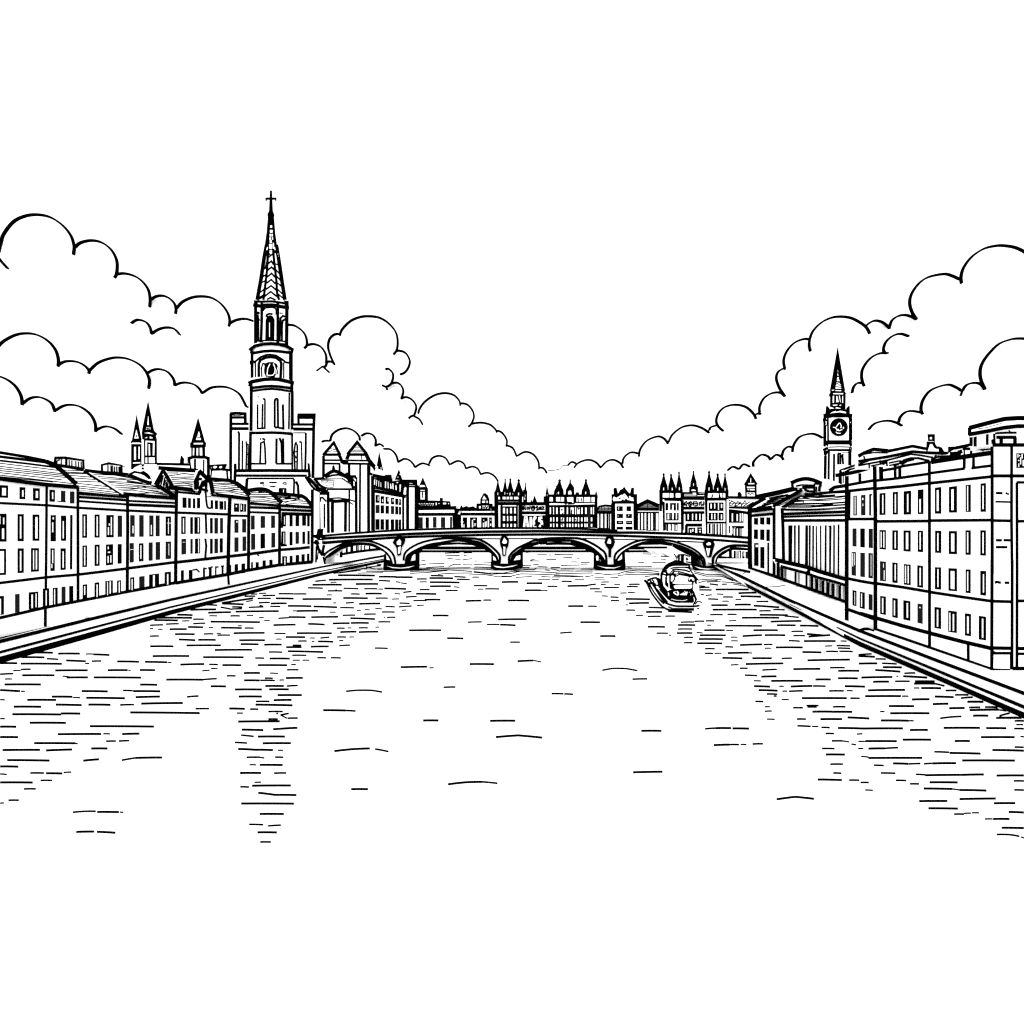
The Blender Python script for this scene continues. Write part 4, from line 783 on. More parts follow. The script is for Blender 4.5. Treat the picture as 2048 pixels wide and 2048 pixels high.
b.fill(front(YBR-.62),'C',"240 1548 285 1548 285 1600 258 1612/255 1530 270 1515 280 1530",W,1)
b.ink(BF,'C',4.2,"172 1492 240 1500/210 1540 225 1620 250 1690 290 1745/310 1610 295 1680 300 1750").ink(BF,'C',3,"175 1575 215 1600 230 1640/185 1560 225 1575/300 1760 322 1860/212 1620 205 1838").ink(BF,'C',1.6,"250 1660 275 1690/235 1700 225 1800")
b.build('end_post', bridge)

# houses glimpsed through the end arches
Y = 177; F1 = front(Y); c = px3('C', 760, 1700, Y)
h = thing('quayside_house', 'low white house with black bars, seen through the left arch of the bridge', 'house', (c.x, c.y, 1))
b = MB().solid(F1,'C',"520 1560 1090 1560 1090 1668 700 1705 520 1740",6)
b.ink(F1,'C',4,"545 1728 700 1702 900 1676 1070 1655").ink(F1,'C',4.6,"530 1650 528 1835").ink(F1,'C',3,"435 1720 435 1830").ink(F1,'C',1.6,"450 1745 500 1735/450 1780 500 1775/450 1805 490 1815/440 1830 500 1820").build('wall', h)
for x0,x1 in ((590,615),(650,668),(670,685),(722,738),(745,755),(780,795),(825,840),(888,905)): MB().fill(F1,'C',"%d 1625 %d 1615 %d %d %d %d" % (x0,x1,x1,1702-(x1-600)*.12,x0,1704-(x0-600)*.12)).build('railing_bar', h)
Y = 172; F1 = front(Y); c = px3('K', 1270, 1200, Y)
h = thing('quayside_house', 'low white house with slatted windows, seen through the bridge\'s right end arch', 'house', (c.x, c.y, 1))
b = MB().solid(F1,'K',"960 1150 1420 1110 1420 1318 1200 1275 960 1258",6)
b.ink(F1,'K',4.6,"985 1252 1150 1264 1300 1292 1410 1316").fill(F1,'K',"1145 1160 1182 1155 1182 1262 1145 1258").build('wall', h)
windows(h,F1,'K',"1208 1170 1232 1258;1245 1172 1255 1262;1268 1170 1300 1272|1275 1180 1284 1262;1318 1178 1345 1282|1335 1190 1342 1240;1360 1180 1390 1290 d")
Y = 166; F1 = front(Y); c = px3('K', 540, 1280, Y)
h = thing('mooring_hut', 'tiny dark posted hut behind the boat under the fourth bridge arch', 'hut', (c.x, c.y, 0))
b = MB().solid(F1,'O',"1000 300 1060 240 1430 240 1430 560 1000 560",3)
b.fill(F1,'O',"1000 340 1060 255 1140 255 1100 300 1090 500 1050 520 1050 330 1010 420/1130 250 1210 250 1210 520 1190 500 1130 520/1270 350 1310 350 1330 400 1320 420 1270 420").ink(F1,'O',2,"1270 460 1400 490/1250 510 1400 545/1210 260 1380 320/930 240 970 280 1000 340").build('wall', h)
# ---------------------------------------------------------------- right bank: end house, colonnaded house
RM = vertical((1501.7,1139), (1672.5,1200), 1.0)
def rthing(name, label, cat, sf, z, x):
    p = sf.at(pts(z, x)[0])[0]; return thing(name, label, cat, (p.x, p.y, 1.0))
h = rthing('end_house', 'narrow white house with nine dark windows where the bridge meets the right bank', 'house', RM, 'L', '280 1590')
b = MB().solid(RM,'L',"110 760 430 735 440 1645 140 1545 115 1545",3.5)
b.ink(RM,'L',7.4,"126 750 128 1400 132 1540").ink(RM,'L',4.4,"98 852 430 822").ink(RM,'L',4.8,"440 715 440 1640").ink(RM,'L',5.6,"135 1530 300 1580 450 1626").build('wall', h)
rp = roofplane(RM,'L',"130 760","430 735","600 530",3.0)
b = MB().push(rp,'L',"105 765 120 745 330 615 480 560 740 492 790 505 700 580 500 700 430 735 430 745",lean(RM,2))
b.ink(rp,'L',6,"100 752 220 680 330 618").ink(rp,'L',8.6,"215 608 480 552 740 490").ink(rp,'L',5.6,"430 725 560 645 700 570 800 508").ink(rp,'L',8,"130 782 270 765 415 745").ink(rp,'L',1.6,"215 740 420 690/260 735 460 680/370 620 560 580/380 635 620 570/350 655 640 580/340 670 600 610/300 690 560 640/280 710 520 665/250 720 290 735").build('roof', h)
windows(h,RM,'L',"183 878 232 960;262 870 312 958;343 870 390 958;183 1025 230 1145;263 1025 313 1157;343 1025 383 1172",0,.1)
windows(h,RM,'L',"185 1200 237 1490|200 1215 245 1255;265 1250 313 1520;355 1195 376 1622",0,.12)

h = rthing('colonnaded_house', 'wide white house with a row of tall black slits above a veranda', 'building', RM, 'L', '900 1850')
b = MB().solid(RM,'L',"540 745 1375 760 1430 780 1430 1980 1240 1935 700 1750 440 1645 440 720",8)
b.ink(RM,'L',5,"543 750 555 1000 562 1425").ink(RM,'L',4.6,"560 826 900 812 1365 795").ink(RM,'L',3.4,"562 862 900 850 1365 838").ink(RM,'L',4.8,"565 908 1365 906").ink(RM,'L',6.2,"440 1626 700 1722 1000 1826 1240 1918 1420 1980").build('wall', h)
rp = roofplane(RM,'L',"540 750","1430 765","1100 550",3.0)
b = MB().push(rp,'L',"440 720 800 500 870 570 965 562 1430 520 1430 770 560 770 540 750",lean(RM,2))
b.ink(rp,'L',6.6,"795 515 760 590 700 650 540 752").ink(rp,'L',5.4,"800 515 840 555 880 575 965 575").ink(rp,'L',4.4,"960 565 1150 548 1430 525").ink(rp,'L',3.2,"560 768 900 770 1430 742").ink(rp,'L',2.4,"620 735 900 735 1430 700/650 695 1000 690 1150 690 1430 668").ink(rp,'L',1.5,"705 652 1000 655 1200 642 1430 620/740 622 1000 640 1200 622 1430 590/760 600 1000 615 1430 585/800 590 1000 600 1225 590/830 580 1100 585 1230 578/780 580 810 610 900 630/680 672 820 660 810 690/620 715 800 712 1000 715 1200 700/1100 560 1430 548/700 640 820 650").build('roof', h)
for t in ("625 972 675 972 668 1448 627 1440","697 972 718 972 716 1458 700 1455","748 970 770 970 768 1470 750 1466","845 972 875 972 875 1500 840 1492","890 972 910 972 906 1508 890 1505","935 978 953 978 950 1528 933 1524","978 980 990 980 998 1543 980 1540","1032 972 1046 980 1048 1558 1034 1555","1096 972 1115 972 1113 1573 1092 1568","1135 980 1175 972 1178 1000 1170 1598 1150 1592 1152 990","1204 970 1222 970 1220 1612 1203 1608","1262 960 1280 960 1277 1625 1260 1620"):
    MB().fill(RM,'L',t).build('window', h)
RV = RM.back(-.35)
b = MB().push(RM,'L',"455 1410 860 1500 1000 1555 1430 1685 1430 1765 1200 1692 1000 1640 890 1605 860 1590 520 1500",tuple(RM.n*.35))
b.ink(RV,'L',7,"455 1412 560 1440 860 1507 1000 1557 1200 1617 1420 1680").ink(RV,'L',4.6,"522 1497 700 1545 860 1587 885 1560").ink(RV,'L',4.6,"885 1535 890 1600 1000 1640 1200 1692 1420 1760").build('canopy', h)
for w, t in ((5,"492 1450 492 1640"),(4,"542 1510 546 1680"),(3,"716 1570 715 1740"),(3,"857 1590 857 1790"),(4,"928 1630 928 1815"),(4.6,"990 1660 990 1838"),(4,"1070 1680 1070 1865"),(5,"1136 1700 1132 1890"),(4,"1202 1720 1202 1912"),(4,"1285 1740 1286 1940")): MB().ink(RV,'L',w,t).build('post', h)
RL2 = RM.back(3.2)
b = MB().solid(RL2,'L',"660 430 740 388 840 368 940 388 1050 430 1030 540 960 560 870 570 800 510 680 500",2)
b.ink(RL2,'L',6.6,"655 428 740 390 840 370 940 385 1055 432",smooth=True).ink(RL2,'L',4,"672 440 685 505/1040 440 1028 480/1025 470 1020 535").ink(RL2,'L',2.6,"720 465 800 450 960 455/800 475 970 470/960 430 960 560/985 470 985 540/1020 440 960 435").fill(RL2,'L',"680 480 780 490 960 478 975 560 880 548 820 515 780 505 690 510").fill(RL2,'L',"858 500 945 498 948 520 900 520/870 545 950 550 955 562 900 560",W,2).build('roof_lantern', h)

# ---------------------------------------------------------------- clock tower behind the right bank
Y = 128; F1 = front(Y); c = px3('Q', 830, 1700, Y)
h = thing('clock_tower', 'tall slender tower with a round black clock face and a needle spire', 'tower', (c.x, c.y, 1))
b = MB().toground(Y,'Q',"505 100 1112 100",3.2)
b.ink(F1,'Q',3.6,"592 130 600 660").ink(F1,'Q',5,"535 100 532 720").ink(F1,'Q',6,"1085 190 1085 650").ink(F1,'Q',3.2,"610 670 1110 670").ink(F1,'Q',3.6,"600 716 1060 718 1095 760").ink(F1,'Q',1.8,"620 797 850 790 1090 797").ink(F1,'Q',3.6,"590 860 1095 862").ink(F1,'Q',5.4,"1070 870 1068 1190").ink(F1,'Q',3.4,"620 880 615 1250 612 1720").ink(F1,'Q',4.6,"545 980 532 1740").ink(F1,'Q',3.4,"732 940 728 1300 722 1650").ink(F1,'Q',1,"890 915 1040 915")
b.fill(F1,'Q',"500 80 1125 80 1112 200 1062 225 1040 165 950 122 830 112 720 122 650 172 608 168 605 340 510 320 488 200 510 160").fill(F1,'Q',"505 660 610 660 612 730 590 790 560 750 540 790 500 770/485 840 560 800 610 800 600 840 540 880 620 862 560 985 510 960 505 880/1060 660 1130 675 1110 690 1120 770 1080 780 1050 730/1085 795 1115 800 1105 910 1080 900 1060 860 1045 830")
b.fill(F1,'Q',"560 175 578 175 575 200 562 205/545 240 570 240 570 320 535 318 555 300/562 340 580 340 580 660 562 660/1070 258 1090 255 1085 280 1070 275/545 770 575 755 565 785/1068 815 1085 825 1075 840",W,2)
b.build('shaft', h)
f = MB(); cp = pts('Q',(831,371))[0]; P = atY(cp, Y); r = 190*.09317/FPX*Y; n = 40
f.prism([P+Vector((r*math.cos(a*6.2832/n), -.12, r*1.02*math.sin(a*6.2832/n))) for a in range(n)], [P+Vector((r*math.cos(a*6.2832/n), .1, r*1.02*math.sin(a*6.2832/n))) for a in range(n)], K)
f = f.build('clock_face', h)
FC = front(Y-.12)
MB().ink(FC,'Q',1.6,"710 370 765 380 800 330 835 285 860 285 885 340 875 388/765 380 790 430 840 445 905 420/770 470 800 498 870 500",W,1).ink(FC,'Q',2,"932 365 928 400/800 410 830 430",W,1).build('clock_hand', f)
for t,w in (("805 935 880 940/820 940 820 1170",3.6),("868 940 868 1170",2.6),("922 945 910 980 926 1168",3.4)): MB().ink(F1,'Q',w,t).build('window', h)
b = MB().push(front(Y-.1),'P',"545 1580 545 1530 560 1420 590 1412 640 1470 985 1470 1050 1405 1070 1420 1072 1578 1125 1590 1112 1660 500 1660 505 1575",(0,3.2,0),K)
b.fill(front(Y-.1),'P',"640 1582 700 1540 745 1530 760 1518 780 1540 870 1515 960 1535 990 1550 985 1578 850 1553 700 1570/625 1470 660 1435 740 1470 640 1482/755 1470 780 1440 880 1465 870 1475/965 1480 990 1460 995 1490",W,1).build('balcony', h)
Yl = Y+.4; F2 = front(Yl)
b = MB().push(F2,'P',"622 1165 660 1100 960 1100 985 1140 978 1475 640 1475 645 1180",(0,2.2,0),K)
whites(b,F2,'P',"708 1140 925 1140 925 1172 890 1168 708 1165/700 1205 730 1190 730 1350 698 1350/778 1200 800 1205 832 1335 775 1340/832 1195 855 1190 875 1340 860 1340/905 1205 925 1200 925 1352 902 1352/700 1388 805 1385 800 1408 705 1415/830 1405 860 1390 885 1385 880 1415",1.5)
b.build('lantern', h)
def sl(b, s): whites(b,s,'P',"806 640 816 640 820 700 812 705/800 715 815 725 828 770 805 768/800 800 835 795 830 830 850 880 800 890 790 860/780 915 850 895 858 940 780 970").ink(s,'P',1.6,"770 985 870 962/765 1018 875 1003/765 1035 880 1040/690 1080 732 1076/765 1085 880 1090",W,2).fill(s,'P',"805 840 820 830 815 870/790 930 850 905 850 920 790 945",K,3)
Yl = Y+.2
spire(h,'P',Yl,(808,150,645,962,1100),8,extra=sl)
MB().push(front(Y+.75),'P',"768 415 770 390 845 385 852 400 848 450 860 475 840 500 768 510 758 488 770 460",(0,.9,0),K).build('finial', h)

# ---------------------------------------------------------------- right bank: tall town houses and the corner block
RB = vertical((1984.8,1340.7), (1752,1261), 1.0)
TR = 'tall town houses on the right quay'
h = rthing('town_house', 'narrow tall house with three columns of dark windows, next to the colonnaded house', 'house', RB, 'L', '1550 2200'); h['group'] = TR
b = MB().solid(RB,'L',"1380 340 1700 250 1740 240 1748 2325 1375 2230",7)
b.ink(RB,'L',6.6,"1377 335 1376 900 1375 2220").ink(RB,'L',4,"1410 535 1405 885").ink(RB,'L',6.4,"1735 210 1745 800 1745 2320").ink(RB,'L',4.6,"1385 452 1560 420 1735 390").ink(RB,'L',4.8,"1385 530 1560 510 1740 492").ink(RB,'L',4.6,"1395 890 1740 888").ink(RB,'L',4.8,"1388 1655 1560 1690 1745 1722").ink(RB,'L',4.6,"1545 300 1545 420").fill(RB,'L',"1715 215 1750 210 1752 395 1725 395")
b.ink(RB,'W5',5.4,"1885 352 1940 372 2170 455").build('wall', h)
for i, sp in enumerate(("1463 590 1505 842|1483 600 1490 830;1562 580 1615 840 d|1578 615 1595 645|1585 690 1590 720;1667 568 1700 842|1692 585 1712 840","1452 1012 1500 1240 d;1552 1012 1607 1252;1660 1015 1710 1260 d","1440 1315 1493 1615 d|1452 1330 1460 1500|1478 1330 1482 1480;1553 1325 1608 1633 d;1657 1330 1710 1650 d|1690 1350 1694 1620","1452 1810 1500 2005|1480 1830 1484 1990;1545 1832 1607 2040|1565 1850 1575 2020;1660 1860 1707 2060 d")):
    windows(h,RB,'L',sp,(-.1,0,.03,.2)[i],(0,.1,.15,.25)[i])
RK = RB.back(1.35)
b = MB().push(RK,'L',"1235 325 1700 235 1760 60 1932 -30 1932 300 1390 340",lean(RB,2.5))
b.ink(RK,'L',6.4,"1232 328 1400 300 1700 238").fill(RK,'L',"1278 262 1330 240 1340 280 1300 310 1230 340 1235 310 1280 295").ink(RK,'L',3.6,"1290 265 1400 225 1500 190 1700 150").ink(RK,'L',3,"1350 285 1420 250 1660 190/1665 180 1668 235/1690 190 1800 165").ink(RK,'L',3.4,"1297 340 1300 440").ink(RK,'L',1.6,"1275 340 1275 430/1330 335 1330 430").ink(RK,'L',6,"1150 525 1220 480 1390 455").fill(RK,'L',"1310 262 1340 255 1345 275 1320 285",W,2).build('roof', h)

RK = RB.back(1.2)
h = rthing('town_house', 'tall house with a spindly black chimney frame on its roof', 'house', RB, 'N', '500 930'); h['group'] = TR
b = MB().solid(RB,'M',"176 672 500 655 820 600 820 2812 190 2597 176 2597",7)
b.ink(RB,'M',4.4,"185 832 400 810 815 752").ink(RB,'M',5,"190 928 500 898 815 860").ink(RB,'M',4.4,"270 712 400 690 500 662 820 610").ink(RB,'M',7,"248 668 252 830").ink(RB,'M',4.4,"414 655 416 800").ink(RB,'M',5,"470 655 470 802").ink(RB,'M',4.8,"818 600 820 1932").ink(RB,'N',4.8,"820 0 820 1045").ink(RB,'M',4.8,"200 1312 815 1308").ink(RB,'N',4.8,"185 275 500 320 820 375").ink(RB,'N',6.4,"0 628 180 680 500 775 820 860").ink(RB,'N',4.8,"190 818 500 921 820 1031").ink(RB,'N',5.4,"180 680 180 830").ink(RB,'M',1,"20 985 25 990").build('wall', h)
b = MB().push(RK,'M',"-60 560 50 505 160 460 340 480 620 420 800 460 1000 500 840 600 500 690 180 700 -60 700",lean(RB,2.5))
b.ink(RK,'M',6,"-20 545 50 505 160 462 330 478").ink(RK,'M',2.4,"50 520 160 502 330 505/45 540 60 590/-20 640 100 600").ink(RK,'M',5,"330 485 620 425 790 458").ink(RK,'M',4.8,"-20 606 330 550 620 490 800 505 1190 508").ink(RK,'M',3,"-20 655 330 590 600 520 720 535 860 560").ink(RK,'M',2.6,"340 625 460 600/345 655 460 630/240 590 240 640/315 590 320 670/130 660 300 625/110 640 110 690").ink(RK,'M',3.6,"475 635 520 590 600 568 690 568 820 600/490 640 560 600 640 580/475 590 475 640").ink(RK,'M',2.4,"470 672 640 640 810 612").fill(RK,'M',"255 620 310 590 310 630 270 650/390 650 450 625 460 650 400 660").build('roof', h)
RKc = RB.back(.8)
b = MB().push(RKc,'M',"793 283 882 283 880 368 890 400 910 430 925 425 965 440 1000 500 970 515 800 490 778 470 782 378 800 365",(0, 1.2, 0),K)
b.fill(RKc,'M',"824 318 850 318 850 346 824 346/826 402 852 400 872 440 900 458 928 458 930 490 798 486/802 366 870 366 870 374 802 374",W,1).build('chimney', h)
for i, sp in enumerate(("232 980 300 1235|265 1000 280 1215;388 965 447 1230|412 990 428 1210;517 955 602 1230|555 985 577 1205;683 938 747 1225|700 1045 723 1210","232 1415 305 1640|248 1435 258 1620|280 1435 290 1620;383 1418 447 1650|412 1438 425 1630;515 1420 597 1665|540 1440 577 1645;683 1422 743 1672|705 1440 720 1645")): windows(h,RB,'M',sp,(-.1,.02)[i],(-.02,.07)[i])
for i, sp in enumerate(("238 18 305 247 d|278 40 283 90|285 120 292 230;383 32 443 268|412 50 425 240;518 52 597 292|532 68 547 272|565 68 578 275;677 67 742 322|703 88 722 300","240 428 305 640|260 445 282 625;383 452 445 678|402 475 418 655;513 480 593 708|548 500 575 685;680 517 738 745 d|700 550 720 570")): windows(h,RB,'N',sp,(.1,.13)[i],(.12,.2)[i])

RK = RB.back(1.05)
h = rthing('town_house', 'tall house with wide framed windows, next to the corner block', 'house', RB, 'N', '1200 1180'); h['group'] = TR
b = MB().push(RB,'M',"820 600 1220 545 1556 490 1556 3070 820 2812",(7, .3, 0))
b.ink(RB,'M',4.4,"835 743 1235 690/1315 685 1550 655").ink(RB,'M',4.6,"1230 560 1228 690").fill(RB,'M',"1325 560 1352 560 1355 690 1312 690 1322 660").ink(RB,'M',5,"830 862 1200 822 1550 785").ink(RB,'M',8.4,"838 612 1220 552 1550 505").ink(RB,'M',4.8,"1556 430 1558 1932").ink(RB,'N',4.8,"1556 0 1552 1300").ink(RB,'M',4.8,"832 1303 1550 1297").ink(RB,'N',4.8,"830 378 1200 435 1550 485").ink(RB,'N',6.8,"825 862 1200 960 1550 1042").ink(RB,'N',4.8,"825 1033 1200 1164 1560 1290").ink(RB,'N',4.4,"1275 985 1277 1200").build('wall', h)
b = MB().push(RK,'M',"840 605 870 560 1040 520 1040 445 1280 400 1300 430 1550 430 1556 510",(5, .4, 0))
b.fill(RK,'M',"1040 432 1120 430 1280 396 1280 432 1150 462 1100 468 1040 505/1150 480 1200 465 1210 510 1150 500").ink(RK,'M',3.4,"840 585 900 555 1190 535").ink(RK,'M',2.4,"880 550 900 530/1220 450 1390 450 1460 480/1420 470 1550 460/1230 470 1230 530").ink(RK,'M',3.6,"1310 450 1310 530/1210 460 1420 460").ink(RK,'M',5,"1060 512 1190 505").ink(RK,'M',4.4,"1360 430 1555 405").build('roof', h)
for i, sp in enumerate(("885 912 957 1220|903 938 935 1195;1050 902 1142 1207|1075 928 1112 1185;1247 882 1305 1200|1267 895 1277 1190;1423 865 1483 1198|1445 890 1462 1170","887 1423 957 1682|913 1448 930 1660;1048 1427 1142 1697|1073 1450 1120 1672;1245 1418 1305 1705|1265 1440 1280 1680;1420 1418 1483 1713|1445 1440 1462 1690")): windows(h,RB,'M',sp,(-.12,.01)[i],(0,.05)[i])
for i, sp in enumerate(("885 87 955 345|915 105 930 320;1045 99 1142 364|1067 125 1122 347;1247 112 1303 388|1265 135 1280 365;1420 130 1485 416|1450 165 1467 385","880 558 955 806|905 580 930 790;1042 602 1140 852|1058 625 1068 840|1092 630 1117 838;1238 633 1307 893|1260 658 1290 870;1402 664 1485 940|1435 685 1462 920")): windows(h,RB,'N',sp,(.04,.13)[i],(.08,.15)[i])

YC = onz((1984.8,1340.7),1.0).y; RC = front(YC)
p = onz((2015,1341),1.0)
h = thing('corner_block', 'tall white corner block under a flat overhanging roof slab, at the right edge', 'building', (p.x, p.y, 1))
b = MB().push(RC,'M',"1560 405 4400 405 4400 3070 1560 3074",(0, 6, 0))
b.ink(RC,'M',6.4,"1560 412 4400 412").ink(RC,'M',5.6,"1560 776 4400 782").ink(RC,'M',4.8,"1565 1302 1782 1306/1855 1310 4400 1310").ink(RC,'M',4.6,"1786 430 1784 1300 1792 1932").ink(RC,'N',4.8,"1792 0 1790 1275").ink(RC,'N',4.6,"1850 0 1848 1275 1835 1290").ink(RC,'M',4.6,"1848 855 1850 1932").ink(RC,'M',4.2,"1842 853 4400 853")
b.ink(RC,'M',4,"1600 978 1680 980/1600 1535 1672 1535/1690 1533 1768 1535/1600 1616 1737 1616").ink(RC,'M',3,"1715 972 1730 985 1755 992/1595 1080 1770 1084").ink(RC,'N',4,"1588 268 1610 258 1660 268/1703 268 1760 268").ink(RC,'N',5,"1570 485 1785 492/1860 482 4400 480").ink(RC,'N',6,"1560 1036 1780 1040/1858 1042 4400 1042").ink(RC,'N',4.4,"1570 1078 1580 1098 1780 1098/1860 1105 4400 1105").ink(RC,'N',4.6,"1560 1294 1770 1300").ink(RC,'N',7,"1795 1280 4400 1280").ink(RC,'N',4.4,"1558 1050 1552 1300/1780 1110 1782 1290")
b.build('wall', h)
windows(h,RC,'M',"1842 510 2050 682|1855 520 1862 560|1870 530 1885 545|1860 590 1875 600|1865 630 1872 670|1885 560 1895 640|1902 520 1912 570|1915 590 1925 660|1930 530 1960 650|1980 530 2030 660")
RP = front(YC+1.5)
b = MB().solid(RP,'M',"1300 290 1500 250 1700 205 1860 190 4400 190 4400 410 1300 425",3)
b.ink(RP,'M',5,"1308 300 1308 420/1356 300 1356 430").ink(RP,'M',4,"1499 270 1498 410").ink(RP,'M',3.4,"1580 280 1585 400/1590 275 1720 268 1845 268").ink(RP,'M',5.4,"1605 322 1840 322").ink(RP,'M',6,"1663 325 1663 400/1825 320 1825 400").ink(RP,'M',2,"1750 235 1775 265").fill(RP,'M',"1548 350 1590 340 1600 400 1550 400/1280 400 1320 400 1320 425 1280 425").build('penthouse', h)
RQ = front(YC+.6)
b = MB().solid(RQ,'M',"1278 205 1500 145 1700 95 1860 80 4400 80 4400 205 1860 205 1700 222 1500 265 1330 300 1278 300",7)
b.ink(RQ,'M',8,"1285 212 1500 155 1700 105 1860 95 4400 98").ink(RQ,'M',7,"1278 288 1500 250 1700 208 1860 190 4400 195").ink(RQ,'M',6,"1290 205 1290 300").ink(RQ,'M',1,"1390 225 1500 205 1690 150/1400 215 1420 225").build('roof_slab', h)
# ---------------------------------------------------------------- the boat
YO = 82.0; H1, H2, H3 = front(YO), front(YO+.7), front(YO+.35)
c = atY((1340, 1215), YO)
boat = thing('river_cruiser', 'small motor cruiser with a domed glazed cabin, on the river', 'boat', (c.x, YO, 0))
b = MB().push(H1,'O',"115 985 330 1340 540 1620 660 1730 800 1790 950 1802 1490 1798 1640 1690 1570 1500 1470 1270 870 1240 640 1120 560 940 480 898 330 920 200 970",(0,3.6,0))
b.fill(H1,'O',"440 925 490 900 560 940 640 1120 760 1270 870 1230 1460 1240 1500 1300 1575 1500 1480 1665 1455 1650 1500 1560 1450 1592 1000 1592 850 1548 760 1492 650 1370 530 1235 490 1080 465 960")
b.ink(H1,'O',3,"118 990 180 1040 330 1340 540 1620 650 1720 790 1785 950 1795",smooth=True).ink(H1,'O',4.2,"900 1776 1490 1776").ink(H1,'O',2.4,"190 1010 260 1100 400 1320 540 1510 660 1625",smooth=True).ink(H1,'O',2.4,"245 1030 320 1190 420 1350 560 1520 650 1610",smooth=True)
b.ink(H1,'O',3,"290 1000 380 1130 480 1290 600 1480 700 1590 850 1650 1000 1685 1200 1690 1500 1690 1645 1668",smooth=True).ink(H1,'O',3.2,"355 1010 420 1110 490 1260 620 1420 720 1540 760 1590").ink(H1,'O',3,"110 990 150 980 190 1040/200 975 330 922 470 897").ink(H1,'O',2.2,"200 1000 280 960 300 1080/330 960 380 1000 430 1100 500 1120/720 1610 800 1640 850 1665/780 1700 860 1740 930 1770/420 1020 470 1000 460 940")
b.ink(H1,'O',1.2,"860 1490 1000 1525 1200 1535 1300 1505",W,2).ink(H1,'O',1.4,"1478 1440 1500 1500 1495 1560",W,2).fill(H1,'O',"430 1130 470 1130 545 1200 520 1240 450 1180/380 1020 430 985 465 965 470 1010 490 1080 430 1060",W,2)
whites(b,H1,'O',"910 1300 960 1275 1040 1265 1075 1310 1072 1370 1040 1402 980 1375 925 1340/1085 1370 1180 1320 1230 1262 1260 1290 1322 1285 1285 1390 1110 1380/1350 1310 1385 1278 1368 1320/1385 1390 1402 1320 1412 1385/1435 1370 1445 1320 1455 1380/765 1300 800 1320 805 1400 780 1405/1340 940 1365 895 1430 885 1485 910 1505 980 1450 985 1425 935 1380 945 1362 985")
b.ink(H1,'O',2,"960 1310 1000 1300 1015 1330 990 1340/1180 1290 1220 1300 1210 1310",K,3)
b.ink(H1,'O',2,"1520 1640 1580 1560 1640 1550 1710 1600")
b.build('hull', boat)
b = MB().push(H2,'O',"570 940 556 860 610 730 700 600 780 540 900 490 990 445 1130 470 1300 540 1390 580 1410 690 1480 790 1560 910 1610 950 1570 990 1575 1080 1540 1095 1500 1000 1480 1060 1460 1250 1500 1330 1560 1500 860 1500 640 1250 560 1000",(0,3.0,0),K)
whites(b,H2,'O',"720 695 800 620 880 585 980 575 1335 575 1330 598 1000 600 880 618 760 690/755 700 790 670 860 652 900 690 870 712 800 790 745 745/880 640 1240 632 1320 650 1380 690 1370 715 1240 672 1000 650 900 655/925 695 985 688 1100 700 1250 720 1360 760 1400 720 1410 760 1450 800 1430 815 1200 750 1050 712 960 705/930 780 960 740 1060 740 1030 790/1060 745 1150 775 1230 800 1160 790 1080 765/830 790 880 740 920 715 870 770")
whites(b,H2,'O',"975 885 1060 845 1080 832 1200 850 1350 880 1325 950 1350 990 1430 1030 1440 1060 1400 1075 990 1078 885 1055 920 1020 965 960/925 1125 990 1100 1100 1092 1440 1090 1445 1140 1430 1185 1390 1205 980 1208 930 1180/855 860 905 832 945 890 925 960 880 1020 848 990/622 820 720 855 692 890 690 1100 740 1150 782 1180 775 1270 650 1130 615 985/745 860 805 840 805 1000 820 1200 855 1290 835 1312 790 1300 780 1060 748 1030")
b.ink(H2,'O',2,"1345 930 1330 990 1390 1010/1375 960 1400 930 1460 960 1480 990 1430 1000/890 1130 920 1160 880 1180",K,3).ink(H2,'O',1.2,"1000 1082 1340 1082",K,3)
whites(b,H2,'O',"640 760 700 765 720 800 660 795/980 830 1060 790 1070 800 1000 840/1340 940 1365 895 1430 885 1485 910 1505 980 1450 985 1425 935 1380 945 1362 985")
b.build('cabin', boat)
b = MB().push(H3,'O',"1480 790 1560 890 1610 950 1590 970 1545 930 1560 1000 1575 1075 1545 1095 1500 960 1470 860",(0,.5,0),K); b.build('handrail', boat)

